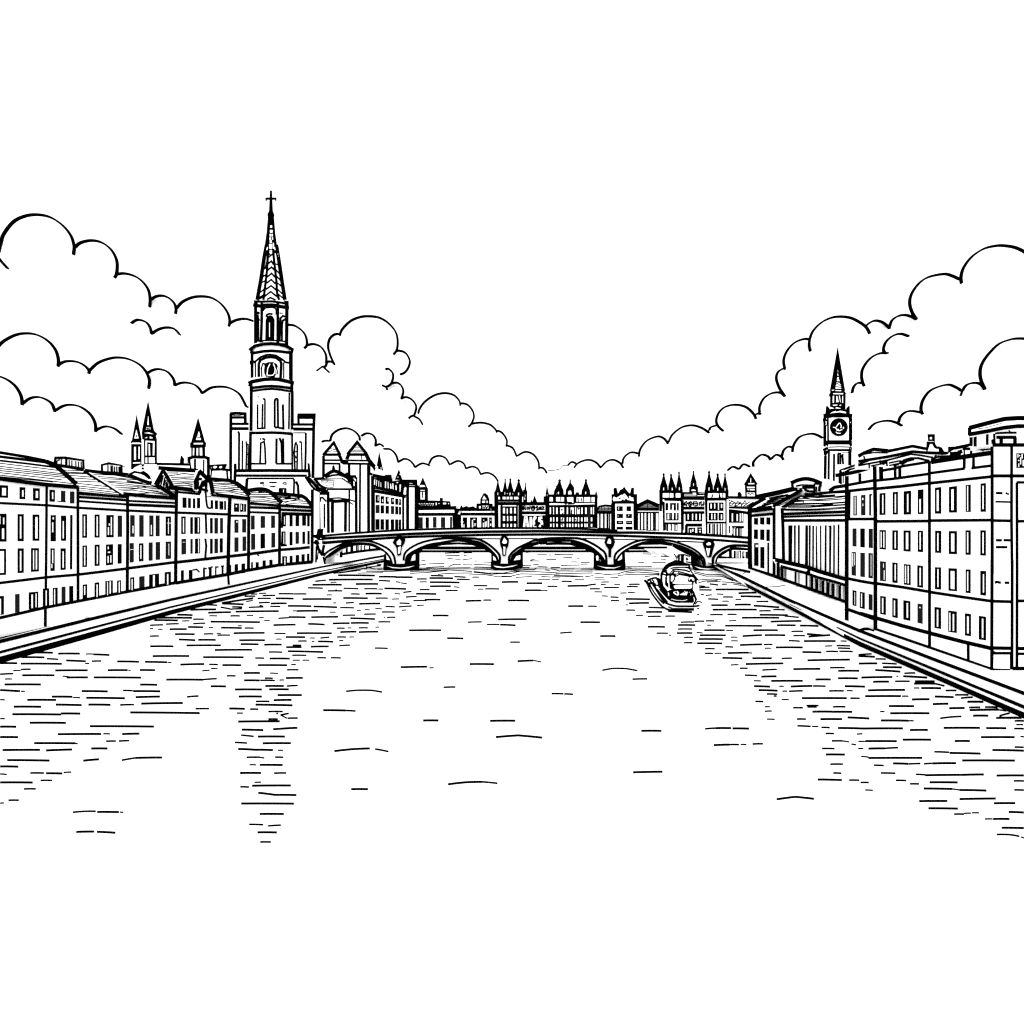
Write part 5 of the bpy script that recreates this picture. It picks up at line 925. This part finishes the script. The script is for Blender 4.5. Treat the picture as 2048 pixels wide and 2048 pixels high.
# ---------------------------------------------------------------- wave marks on the river
RIP = {
'W1': "290 25 487 27 535 35 735 35 790 39 855 39 857 42 1007 48 195 68 410 70 430 82 537 88 608 98 790 106 783 127 822 127 843 105 933 103 1077 107 1280 110 1332 110 1538 115 0 123 160 124 190 127 570 129 190 181 283 179 507 190 808 189 990 188 1175 187 1180 188 1203 190 1285 186 1428 188 203 235 502 235 120 193 190 191 0 225 123 219 575 242 640 250 612 255 810 254 860 254 1300 256 45 269 110 269 40 319 377 319 1288 320 1447 322 0 371 185 381 193 382 230 383 750 380 992 383 1130 374 1222 376 1225 380 1475 382 475 431 667 432 672 440 737 441 792 441 1150 446 1247 436 1472 430 0 459 45 461 250 460 517 461 512 504 752 509 812 504 1017 506 1105 507 1234 504 1298 495 1683 489 125 523 380 524 112 593 560 595 560 586 740 587 1197 576 1838 582 0 634 45 634 272 671 607 672 0 707 150 708 825 703 1417 706 530 777 932 774 950 772 1012 774 1123 775 1284 771 0 803 168 804 975 841 1067 840 1093 840 1190 835 313 859 690 860 690 859 715 866 22 922 370 920 423 926 665 917 838 908 990 908 65 1015 457 1019 0 1073 170 1075 765 1020 912 1007 1120 1016 1250 994 1250 994 1492 991 278 1133 405 1134 423 1136 575 1138 585 1129 657 1125 0 1142 64 1147 372 1202 481 1202 0 1220 302 1221 220 1280 330 1279 77 1384 174 1384 0 1412 36 1409 668 1495 780 1486 780 1486 882 1486 893 1491 1095 1493 1103 1494 1135 1496 700 1675 868 1672 890 1674 1062 1683",
'W2': "520 505 620 511 370 552 610 548 535 579 745 574 787 569 1185 564 250 597 392 601 65 625 387 626 40 647 257 650 295 655 363 654 397 639 495 639 545 607 617 608 740 608 827 608 890 604 950 604 1003 622 1047 624 557 661 1012 666 1050 651 1102 651 1180 631 1275 625 1275 619 1432 621 0 695 120 690 148 684 265 680 397 680 510 675 350 710 490 713 540 714 583 716 653 716 845 720 870 720 955 721 810 699 845 699 1135 693 1340 688 75 732 115 732 180 731 338 730 0 727 30 725 230 776 412 777 493 775 583 773 612 769 652 769 620 786 737 785 768 767 1055 764 1143 769 1248 771 1350 767 1673 768 0 795 82 793 265 825 418 832 443 828 605 829 820 832 1058 832 1248 803 1428 804 1160 822 1212 822 1363 840 1442 839 833 868 1000 870 1050 873 1212 872 335 880 653 879 0 888 217 888 1252 896 1395 896 1310 878 1393 879 595 922 940 919 1268 933 1595 940 1093 940 1217 942 23 978 362 977 488 988 862 989 967 996 1052 997 1100 1000 1287 1001 1308 970 1440 971 1312 1016 1380 1016 162 1035 198 1037 278 1056 500 1051 543 1054 625 1056 665 1061 840 1062 993 1061 1262 1062 1298 1056 1343 1056 480 1114 550 1108 560 1093 623 1094 1260 1104 1367 1104 862 1134 1012 1133 1105 1134 1178 1138 705 1160 788 1160 1055 1181 1130 1182 1250 1180 1407 1178 148 1194 490 1195 490 1194 615 1185 865 1201 1010 1202 1013 1201 1150 1203 1190 1199 1232 1198 557 1256 700 1257 1060 1253 1232 1253 1260 1254 1360 1248 780 1285 1030 1285 1095 1284 1278 1284 1173 1337 1398 1337 815 1350 1030 1350 340 1353 447 1345 1137 1384 1303 1380 973 1395 1100 1395 970 1424 1312 1431 418 1462 545 1461 728 1460 873 1463 920 1466 998 1467 797 1503 855 1503 1088 1488 1222 1488 1160 1508 1180 1508 1200 1520 1260 1550 1265 1550 1360 1548 1200 1520 1278 1505 1088 1557 1177 1558 810 1580 1195 1578 843 1654 1043 1659 1132 1651 1357 1637 838 1705 955 1717 990 1718 1242 1718 780 1772 893 1778 1035 1780 1297 1779 810 1832 980 1840 975 1839 1132 1842 1177 1845 1225 1845 1183 404 1320 405 1322 406 1440 406 1157 447 1322 449 990 448 1112 447 1110 494 1258 493 1105 521 1200 522 1268 516 1485 519 1312 562 1345 563 1348 563 1547 561 908 530 1045 525 665 495 862 502 650 528 755 548 755 525 850 527 755 545 848 542 660 490 950 446 885 478 947 466 1000 488 1103 484 1008 510 1040 520 1035 422 1153 420 1003 402 1070 400 930 408 988 408 870 428 970 427",
'W3': "115 230 385 229 512 223 720 222 72 258 210 261 255 286 390 286 325 276 340 280 400 262 537 266 590 266 713 267 720 270 765 270 775 263 978 268 245 324 293 323 470 314 550 316 602 311 753 311 870 311 922 315 950 300 1027 292 1100 275 1193 274 1067 312 1255 315 973 342 1075 338 22 362 290 361 397 351 625 354 695 353 808 353 845 362 913 360 1042 376 1165 375 1147 367 1292 366 305 397 335 397 420 398 497 393 543 405 740 402 915 398 1010 402 1075 422 1140 417 785 430 873 433 910 433 1028 425 368 440 497 442 692 447 753 452 125 429 343 437 272 482 328 482 522 465 560 465 597 458 642 461 590 501 698 499 752 480 872 481 937 465 978 462 392 511 508 509 103 528 353 524 462 537 690 545 770 529 785 529 800 530 878 529 75 589 228 596 300 586 457 583 468 581 633 581 720 571 833 571 1220 513 1368 513 337 629 412 630 438 627 475 627 540 626 625 626 693 620 727 620 370 665 520 661 540 665 720 661 92 720 137 720 187 720 270 712 340 710 423 711 453 711 497 710 107 751 133 751 165 751 307 754 360 742 400 743 98 799 265 797 360 790 460 785 687 812 808 815 158 901 242 902 282 901 376 903 22 924 87 924 1003 649 1300 648 1353 721 1503 724 1543 574 1672 571 1523 379 1670 375 925 988 1170 983 1190 995 1230 993 1560 959 1785 960 1320 1173 1430 1170 423 1210 530 1200 530 1200 660 1201 660 1201 755 1217 212 1384 415 1386 410 1386 512 1391 1132 1478 1275 1478 315 1760 480 1742 480 1742 643 1735 690 1740 815 1764 265 183 670 181 725 190 830 196 725 155 890 157 880 160 1037 161 880 202 925 208 930 213 983 221 1073 177 1167 176 1100 204 1167 203 1190 168 1410 170 1195 206 1468 209 1195 244 1388 243 1415 248 1467 254 1338 283 1452 283 1597 238 1725 239 1635 271 1687 270 1440 179 1562 183 1420 155 1520 160 1205 145 1320 148 1585 160 1647 160 140 198 238 188 283 208 337 206 350 142 690 145",
'W4': "200 21 352 19 428 32 573 32 620 61 713 61 805 57 985 54 980 52 1067 40 410 97 560 97 560 97 622 98 48 83 178 84 750 14 845 16 1115 22 1187 20 1110 43 1157 43 1235 42 1290 42 1008 83 1103 83 1140 71 1278 71 1052 111 1125 112 1350 63 1453 63 1370 42 1470 41 1290 123 1350 121 1360 118 1425 116 1118 148 1177 151 1200 158 1275 162 1202 192 1280 192 1340 176 1565 180 1370 217 1555 212 1343 231 1360 231 1345 279 1428 280 1432 329 1502 330 30 187 105 187 258 190 453 191 810 243 952 242 995 243 1075 244 165 365 430 362 62 411 180 411 185 412 328 419 923 390 1105 391 737 490 845 482 1105 518 1247 518 277 574 367 574 345 749 490 742 490 742 563 756 1125 832 1220 815 1220 815 1340 816 1340 816 1448 836 1402 914 1540 911 658 1047 768 1048 775 1049 858 1054 92 1297 326 1296 145 1447 350 1431 350 1431 573 1452 1483 1389 1670 1389 1408 1771 1680 1765",
'W5': "540 148 600 152 543 165 640 160 545 185 660 186 557 225 590 230 603 237 662 230 695 181 1000 182 705 223 767 226 765 250 855 251 627 268 720 272 878 272 932 274 757 289 817 289 872 321 1020 320 655 326 808 326 668 367 1075 366 645 413 763 413 803 410 890 411 937 441 1280 441 1100 414 1360 418 1097 378 1203 377 818 470 887 468 1200 477 1485 470 500 474 593 473 605 470 683 470 375 482 497 480 348 508 510 509 617 510 655 510 783 514 1122 516 1258 510 1433 511 1470 513 1640 517 347 545 480 545 590 556 780 556 792 559 858 559 1043 556 1268 556 338 583 482 582 520 576 578 582 550 602 790 603 835 620 897 620 943 610 1122 601 1147 601 1337 602 1410 606 1517 606 1392 567 1500 566 405 622 490 622 540 637 763 638 838 654 900 654 1368 651 1470 657 1508 656 1800 656 405 671 483 671 525 676 757 677 783 708 858 711 920 692 1125 686 1138 688 1220 687 1147 722 1203 722 1248 714 1498 714 1703 702 1770 700 1807 697 1932 700 598 726 688 726 597 769 675 770 685 769 750 768 807 766 1003 762 1005 764 1030 767 1493 757 1670 760 757 810 943 815 1032 814 1213 814 1302 816 1397 813 835 876 907 873 972 867 1320 861 1540 833 1932 826 917 906 992 907 1125 922 1260 916 1410 914 1660 911 963 969 1080 974 1115 983 1257 980 1047 1021 1112 1023 1207 1022 1498 1021 1047 1071 1198 1075 1280 1072 1323 1072 1385 1074 1585 1068 1590 1069 1708 1071 1090 1107 1267 1112 1310 1117 1357 1116 1370 1118 1498 1113 1167 1142 1265 1145 1228 1163 1257 1163 1302 1194 1370 1195 1487 1181 1903 1181 1060 1211 1135 1213 1147 1260 1195 1260 1408 1269 1500 1269 1530 1249 1645 1249 1540 1262 1627 1262 1147 1302 1213 1299 1585 1305 1770 1305 1168 1374 1240 1376 1443 1373 1527 1374 1447 1435 1572 1441 1582 1442 1642 1443 598 1463 700 1456 700 1456 840 1457 850 1459 1005 1461 678 1613 820 1608 820 1608 913 1608 925 1607 980 1607 1035 1603 1132 1600 70 524 230 525 152 583 258 584 265 600 288 605 80 346 215 350 55 388 203 388 70 430 192 428 232 427 322 426 258 381 480 390 525 355 545 357 525 410 545 412 1070 292 1180 292 905 215 1070 210 925 243 1112 248 1045 330 1280 345 1225 366 1330 368 1330 425 1460 438 1550 615 1750 600 1535 590 1700 605 1845 655 1900 658 1820 720 1932 724 1155 155 1335 142 755 135 800 132 640 130 720 140",
'W6': "110 15 223 16 233 14 358 16 410 127 583 125 408 45 530 38 408 58 560 65 565 84 660 86 625 124 760 130 632 160 808 162 147 165 282 164 222 193 417 193 562 186 795 201 830 217 930 213 820 243 1040 256 12 273 155 273 220 262 404 263 435 255 722 250 758 244 775 244 543 294 690 293 745 290 882 290 928 290 1110 291 920 311 1110 311 1110 311 1200 333 282 335 470 339 138 378 275 378 300 376 357 377 497 373 838 368 920 352 970 352 985 352 1170 354 1210 375 1310 375 333 446 422 447 470 427 800 426 808 427 870 427 900 457 1063 455 1110 430 1285 436 1297 415 1420 415 1350 445 1460 436 1092 500 1237 496 1410 478 1558 479 175 524 290 524 688 518 922 519 1243 538 1387 536 1425 531 1530 529 1573 527 1690 529 1430 555 1700 550 1700 553 1770 563 167 570 353 571 607 569 650 569 700 584 1063 584 1160 631 1260 618 1260 618 1357 613 1463 606 1605 606 1705 608 1800 582 58 638 260 638 308 622 510 632 613 650 870 652 868 653 918 654 1675 626 1910 626 1845 654 1932 654 1860 689 1925 689 67 714 147 716 220 719 450 724 450 724 820 723 882 738 1048 737 1192 718 1527 718 1583 721 1770 722 1840 725 1932 726 107 770 185 771 393 776 447 773 1535 804 1847 804 1898 797 1932 802 163 838 260 838 260 838 323 848 407 843 470 843 472 840 763 841 815 827 1078 827 1293 839 1435 839 343 867 387 875 1640 922 1932 928 1845 895 1932 898 72 908 190 909 405 908 455 909 500 909 650 907 650 907 775 900 1107 938 1245 943 1248 949 1533 955 107 963 285 964 433 981 500 987 500 995 997 994 1362 1018 1850 1019 150 1052 267 1052 550 1062 643 1065 727 1045 870 1049 873 1050 980 1046 1010 1049 1085 1045 1087 1045 1308 1043 177 1133 252 1136 613 1133 750 1136 937 1146 1025 1150 1025 1154 1370 1150 1370 1150 1563 1147 1678 1157 1932 1156 33 1193 257 1198 323 1199 418 1200 427 1221 505 1221 752 1201 850 1203 882 1233 967 1234 1063 1219 1323 1220 1838 1206 1932 1207 470 1290 542 1293 1008 1276 1270 1280 1270 1280 1340 1290 1340 1290 1588 1295 1842 1289 1932 1291 1338 1373 1673 1368 967 1392 1228 1391 1655 1412 1853 1411 1052 1458 1325 1461 1288 1512 1380 1512 1380 1505 1445 1503 1453 1500 1518 1500 1790 1492 1932 1497 1570 1557 1643 1556 1648 1556 1800 1556 1725 1637 1932 1640 1680 1699 1800 1700 1800 1700 1890 1716 1905 1722 1932 1732",
'Z': "896 1569 930 1565 930 1565 965 1564 965 1564 995 1567 1553 1599 1590 1594 1590 1594 1628 1598",
'W7': "520 529 645 528 640 530 685 536 782 528 860 529 547 598 607 598 640 598 853 600 460 673 655 673 773 675 887 673 593 760 655 758 462 800 543 803 570 790 928 788 627 855 780 874 780 874 980 876 470 954 957 955 640 1050 864 1050 543 1146 675 1149 718 1160 837 1153 620 1219 800 1220 645 1308 745 1308 1482 822 1638 822",
'I': "450 1075 640 1070 690 1072 800 1070 455 1108 640 1103 690 1105 735 1098 480 1138 560 1150 580 1160 655 1160 675 1160 800 1145 835 1187 860 1187 945 1188 1045 1192 145 1172 200 1170 245 1212 445 1208 120 1228 205 1218 555 1218 655 1218 685 1217 800 1215 825 1220 1045 1228 500 1245 560 1220 210 1260 440 1246 830 1252 1040 1258 440 1268 775 1262 820 1280 1045 1282 0 1290 200 1275 200 1275 340 1280 340 1280 500 1265 0 1310 350 1300 350 1300 500 1290 500 1290 800 1310 0 1335 200 1325 200 1325 480 1298 820 1310 1000 1330 1000 1330 1200 1330 1200 1330 1350 1305 1350 1305 1600 1312 820 1320 1050 1345 1050 1345 1300 1335 1300 1335 1420 1308 360 1345 560 1332 560 1332 800 1330 760 1355 950 1350 950 1350 1100 1372 1100 1372 1300 1370 1300 1370 1430 1340 1430 1340 1932 1355 1600 1312 1932 1330 265 1358 430 1366 570 1377 735 1382 1180 1380 1310 1375 1365 1387 1570 1375 1690 1375 1815 1382 1830 1382 1932 1382 1650 1412 1805 1412 1825 1415 1920 1415 1490 1065 1600 1055 1630 1052 1932 1056 1635 1095 1765 1095 1785 1098 1815 1098 1855 1095 1932 1092 1548 1165 1615 1148 1548 1175 1670 1175 1755 1157 1883 1155 1455 1232 1560 1230 1580 1225 1660 1218 1450 1258 1540 1258 1640 1248 1770 1252 1460 1285 1600 1288 1600 1288 1630 1262 1740 1290 1800 1297 1815 1260 1932 1258 1820 1275 1932 1305",
'J': "190 1220 430 1217 297 1262 413 1258 470 1268 510 1268 400 1316 480 1317 525 1322 640 1322 268 1362 507 1355 525 1345 615 1343 273 1406 443 1406 525 1408 680 1410 240 1432 435 1434 445 1434 680 1434 200 1462 360 1465 360 1465 680 1458 180 1490 350 1492 350 1492 520 1500 700 1460 860 1478 860 1478 1000 1470 1000 1470 1100 1440 1100 1440 1250 1420 1250 1420 1400 1425 1400 1425 1540 1445 1100 1460 1250 1445 1250 1445 1540 1465 1000 1490 1200 1475 1200 1475 1540 1478 160 1508 400 1508 400 1508 560 1502 580 1508 690 1492 1350 1503 1530 1490 150 1545 240 1545 450 1542 570 1540 700 1546 840 1548 905 1512 1010 1518 700 1520 830 1520 1130 1390 1180 1395 1110 1370 1440 1372 1265 1322 1340 1322 1445 1322 1620 1322 1555 1243 1665 1248 1555 1280 1620 1283 1320 1212 1430 1216 1470 1250 1490 1250 1120 1190 1160 1190",
'K': "695 1440 850 1475 850 1475 1050 1480 1050 1480 1250 1570 700 1460 850 1498 850 1498 1050 1500 1050 1500 1200 1560 745 1550 930 1535 930 1535 1050 1545 750 1585 850 1560 850 1560 1000 1555 1055 1572 1150 1580 1150 1575 1300 1600 1060 1600 1120 1602 1200 1600 1400 1640 860 1575 1040 1570",
'W8': "1000 430 1330 425 1110 405 1400 410 1400 410 1932 380 690 435 1030 380 1030 380 1310 320 750 430 1040 395 1040 370 1120 375 1110 345 1230 380 1140 350 1300 335 1250 320 1310 318 1250 380 1310 380"}
b = MB()
for z, t in RIP.items():
    v = [float(a) for a in t.split()]; sc = ZR[z][2]/1932.0
    for i in range(0, len(v)-3, 4):
        p = pts(z, v[i:i+4])
        if p[0] == p[1]: continue
        L = abs(p[1][0]-p[0][0])
        w = (2.7 if L > 30 else 2.1 if L > 16 else 1.6) if z[0] in 'WZ' and z != 'W8' else 1.1
        w += .5*min(1, max(0, (p[0][1]-1260)/150))
        m1 = ((p[0][0]*2+p[1][0])/3, (p[0][1]*2+p[1][1])/3-.2); m2 = ((p[0][0]+p[1][0]*2)/3, (p[0][1]+p[1][1]*2)/3-.2)
        b.ribbon(WATER, [p[0], m1, m2, p[1]], w, K, 2)
o = b.build('ripples'); o['kind'] = 'stuff'

# ---------------------------------------------------------------- clouds: billows with a dark drawn rim
def cloud(label, Y, arcs, w=3.1, thin=()):
    sf = front(Y); b = MB(); ctr = None
    for z, t in arcs:
        for part in t.split('/'):
            p = pts(z, part)
            if len(p) >= 5:
                a, c = p[0], p[-1]; m = p[len(p)//2]
                d = 2*(a[0]*(m[1]-c[1])+m[0]*(c[1]-a[1])+c[0]*(a[1]-m[1]))
                if abs(d) > 1:
                    ux = ((a[0]**2+a[1]**2)*(m[1]-c[1])+(m[0]**2+m[1]**2)*(c[1]-a[1])+(c[0]**2+c[1]**2)*(a[1]-m[1]))/d
                    uy = ((a[0]**2+a[1]**2)*(c[0]-m[0])+(m[0]**2+m[1]**2)*(a[0]-c[0])+(c[0]**2+c[1]**2)*(m[0]-a[0]))/d
                    R = math.hypot(a[0]-ux, a[1]-uy)
                    if R < 140 and uy > m[1]-R*.3:
                        r = .9*R/FPX*Y; P = atY((ux, uy), Y+r*1.05+4)
                        n = 16
                        prof = [(P.z+r*math.sin(-math.pi/2+math.pi*(i+.02)/10.04), r*math.cos(-math.pi/2+math.pi*(i+.02)/10.04)) for i in range(11)]
                        b.revolve(P.x, P.y, prof, n, CL)
            q = spline(p, 5)
            k = .35 if (z, part) in thin else 1
            o0 = len(b.v); b.ribbon(sf, q, w*k, K, 1, True)
            for i in range(o0, len(b.v)):                      # the rim is a thick hoop of its own
                if (i-o0) % 2 == 1: x = b.v[i]; b.v[i] = (x[0], x[1]+Y*.004, x[2])
    o = b.build('cloud'); o['label'] = label; o['category'] = 'cloud'; o['group'] = 'outlined puffy clouds'
cloud('largest left cloud bank, stepping down to the spire of the big church', 1500, [('R',"-60 470 -30 420 0 310 20 250 90 160 180 115 275 105 370 125 460 185 520 260 543 330 545 360 538 405/550 350 590 315 670 297 750 312 820 365 860 440 865 510 855 560 842 575/855 550 915 542 990 560 1050 600 1095 660 1110 730 1106 795/1115 740 1150 715 1200 708 1250 725 1290 765 1303 810 1298 845/1305 805 1350 755 1420 722 1495 713 1570 725 1640 770 1690 840 1703 900 1695 938/1700 915 1750 890 1810 880 1860 890 1910 912/-30 410 0 450 25 478 52 508"),
  ('S',"40 182 70 182 110 190 160 225 190 270 197 330 175 358/195 335 245 325 300 345 335 395 342 440 338 470/345 465 335 490 315 495/315 490 268 525/315 492 335 510 365 537/335 470 360 455 385 460 405 480")])
cloud('small cloud wisp of two arcs left of the big spire', 1300, [('R',"968 915 1000 893 1030 888 1080 905 1110 945 1122 998/1125 990 1170 960 1230 945 1290 955 1335 1003")])
cloud('cloud bank from the left edge ending beside the big church tower\'s shaft', 1150, [('R',"-60 1150 -20 1085 30 1040 110 1000 190 988 270 1000 350 1045 405 1110 427 1180 425 1238/425 1225 470 1200 525 1195 580 1205 630 1235 657 1270 650 1290/655 1270 720 1210 800 1178 870 1168 950 1180 1030 1220 1080 1275 1105 1340 1098 1403/1090 1285 1130 1262 1180 1255 1240 1275 1285 1330 1293 1382/1290 1378 1330 1360 1380 1355 1440 1370 1480 1405 1498 1440/1498 1435 1560 1395 1630 1385 1700 1395 1770 1435 1805 1490 1825 1530 1842 1537")])
cloud('lowest cloud bank at the left edge, ending beside the twin steeples', 1000, [('R',"-60 1290 -20 1305 50 1335 110 1385 150 1455 158 1525/158 1515 210 1475 270 1462 330 1478 380 1515 402 1575/402 1565 460 1530 520 1520 590 1535 660 1585 700 1655 705 1725/705 1712 750 1688 795 1682 850 1700 902 1742")])
cloud('round cloud with one big billow right of the big church spire', 1450, [('S',"404 478 375 420 355 350 365 290 400 255 440 250/440 265 460 215 520 155 590 125 660 118 740 130 810 175 860 240 873 310 865 370 840 403/855 380 890 375 935 395 963 450 950 505 920 540 888 552")])
cloud('ragged cloud trailing down from the big round billow to the far skyline', 1250, [('S',"780 515 805 510 835 540 838 580 820 625 785 645/795 668 785 645 755 632/825 620 865 612 900 635 915 680 900 730/893 733 935 720 980 740 1010 785 1005 830 990 865/995 858 975 862 953 880/990 860 1035 885 1060 928/1025 845 1040 800 1080 750 1150 705 1225 690 1290 705 1330 745 1340 785/1340 765 1390 775 1430 820 1440 870 1420 920 1397 943/1415 920 1490 910 1560 925 1600 960 1612 985/1610 968 1650 985 1685 1040 1680 1090/1680 1078 1730 1100 1760 1165/1760 1160 1820 1128 1880 1145 1920 1200 1925 1260"),('T',"62 1245 100 1250 128 1288/130 1268 215 1258 245 1230 280 1228")], thin=[('T',"130 1268 215 1258 245 1230 280 1228")])
cloud('low chain of small cloud arcs above the twin pyramid towers', 1050, [('S',"307 1055 330 1045 370 1045/370 1050 385 1000 430 965 490 952 545 970 585 1010 590 1045/600 1010 640 990 685 1000 710 1040 705 1085/700 1085 740 1070 770 1090/770 1100 775 1105 820 1110 860 1150 878 1210/875 1205 920 1180 960 1190 990 1220 1000 1245/998 1245 1055 1213 1115 1230/1105 1220 1130 1175 1180 1157 1230 1175 1262 1228/1262 1222 1320 1195 1365 1215 1382 1258/1380 1252 1430 1237 1470 1255 1493 1300/1490 1295 1540 1283 1590 1305 1622 1350")])
cloud('long cloud bank climbing from the skyline\'s middle to the upper right edge', 1500, [('T',"280 1230 310 1203 345 1215/327 1248 360 1210 430 1187 490 1205 530 1250/528 1245 570 1200 620 1187 670 1210 697 1250/688 1220 700 1170 750 1132 812 1140/812 1165 820 1110 870 1045 950 1013 1000 1030 1030 1070/1030 1060 1060 1000 1130 945 1210 930 1280 950 1337 988/1335 970 1345 945 1390 930/1442 975 1400 935 1387 890 1410 830 1460 790 1535 777 1610 795 1665 845 1683 885/1683 850 1700 840 1720 850/1710 840 1710 790 1740 730 1790 695 1835 685 1870 690 1900 718"),
  ('U',"162 1312 140 1280 115 1240 95 1175 110 1125 160 1095/160 1112 150 1040 175 970 230 910 300 882 345 885/350 975 340 930 345 880 370 820 430 760 500 725 570 715 650 725 720 760 765 795 792 845/760 785 800 755 840 745 890 760 945 805/938 795 955 745 1000 712 1050 703 1100 715 1142 738/1142 738 1105 680 1088 610 1105 540 1160 465 1230 420 1340 398 1400 410 1465 440/1475 470 1470 420 1490 350 1550 270 1640 210 1730 188 1790 187 1870 200 1950 238 2020 300")])
cloud('cloud edge rising to the right from the clock tower lantern', 1300, [('U',"1085 863 1020 843 960 860 910 905 893 960 905 985/930 988 860 990 790 1030 740 1100 730 1160 740 1210 752 1235/740 1210 700 1210 670 1240 660 1285/660 1283 605 1285")], thin=[('U',"660 1283 605 1285")])
cloud('low cloud bank just above the roofs of the tall town houses', 1150, [('U',"780 1560 830 1510 920 1490 990 1505 1033 1530/1005 1505 1020 1460 1060 1425 1110 1418 1180 1430/1185 1445 1172 1400 1190 1330 1250 1260 1365 1222 1430 1240 1477 1270/1477 1275 1468 1305/1477 1275 1510 1225 1570 1208 1620 1220 1650 1260/1652 1260 1620 1190 1612 1130 1625 1070 1670 1000 1750 920 1840 885 1900 878 1960 884 2030 920")])
cloud('low string of small cloud arcs left of the clock face', 1050, [('T',"1470 1268 1510 1238 1555 1258/1555 1260 1590 1220 1640 1240/1665 1240 1665 1200 1720 1150 1770 1160 1793 1190/1793 1185 1830 1150 1870 1162 1888 1190"),('U',"135 1760 150 1710 185 1683 215 1690/215 1725 225 1670 270 1610 350 1587 400 1597 440 1620")])
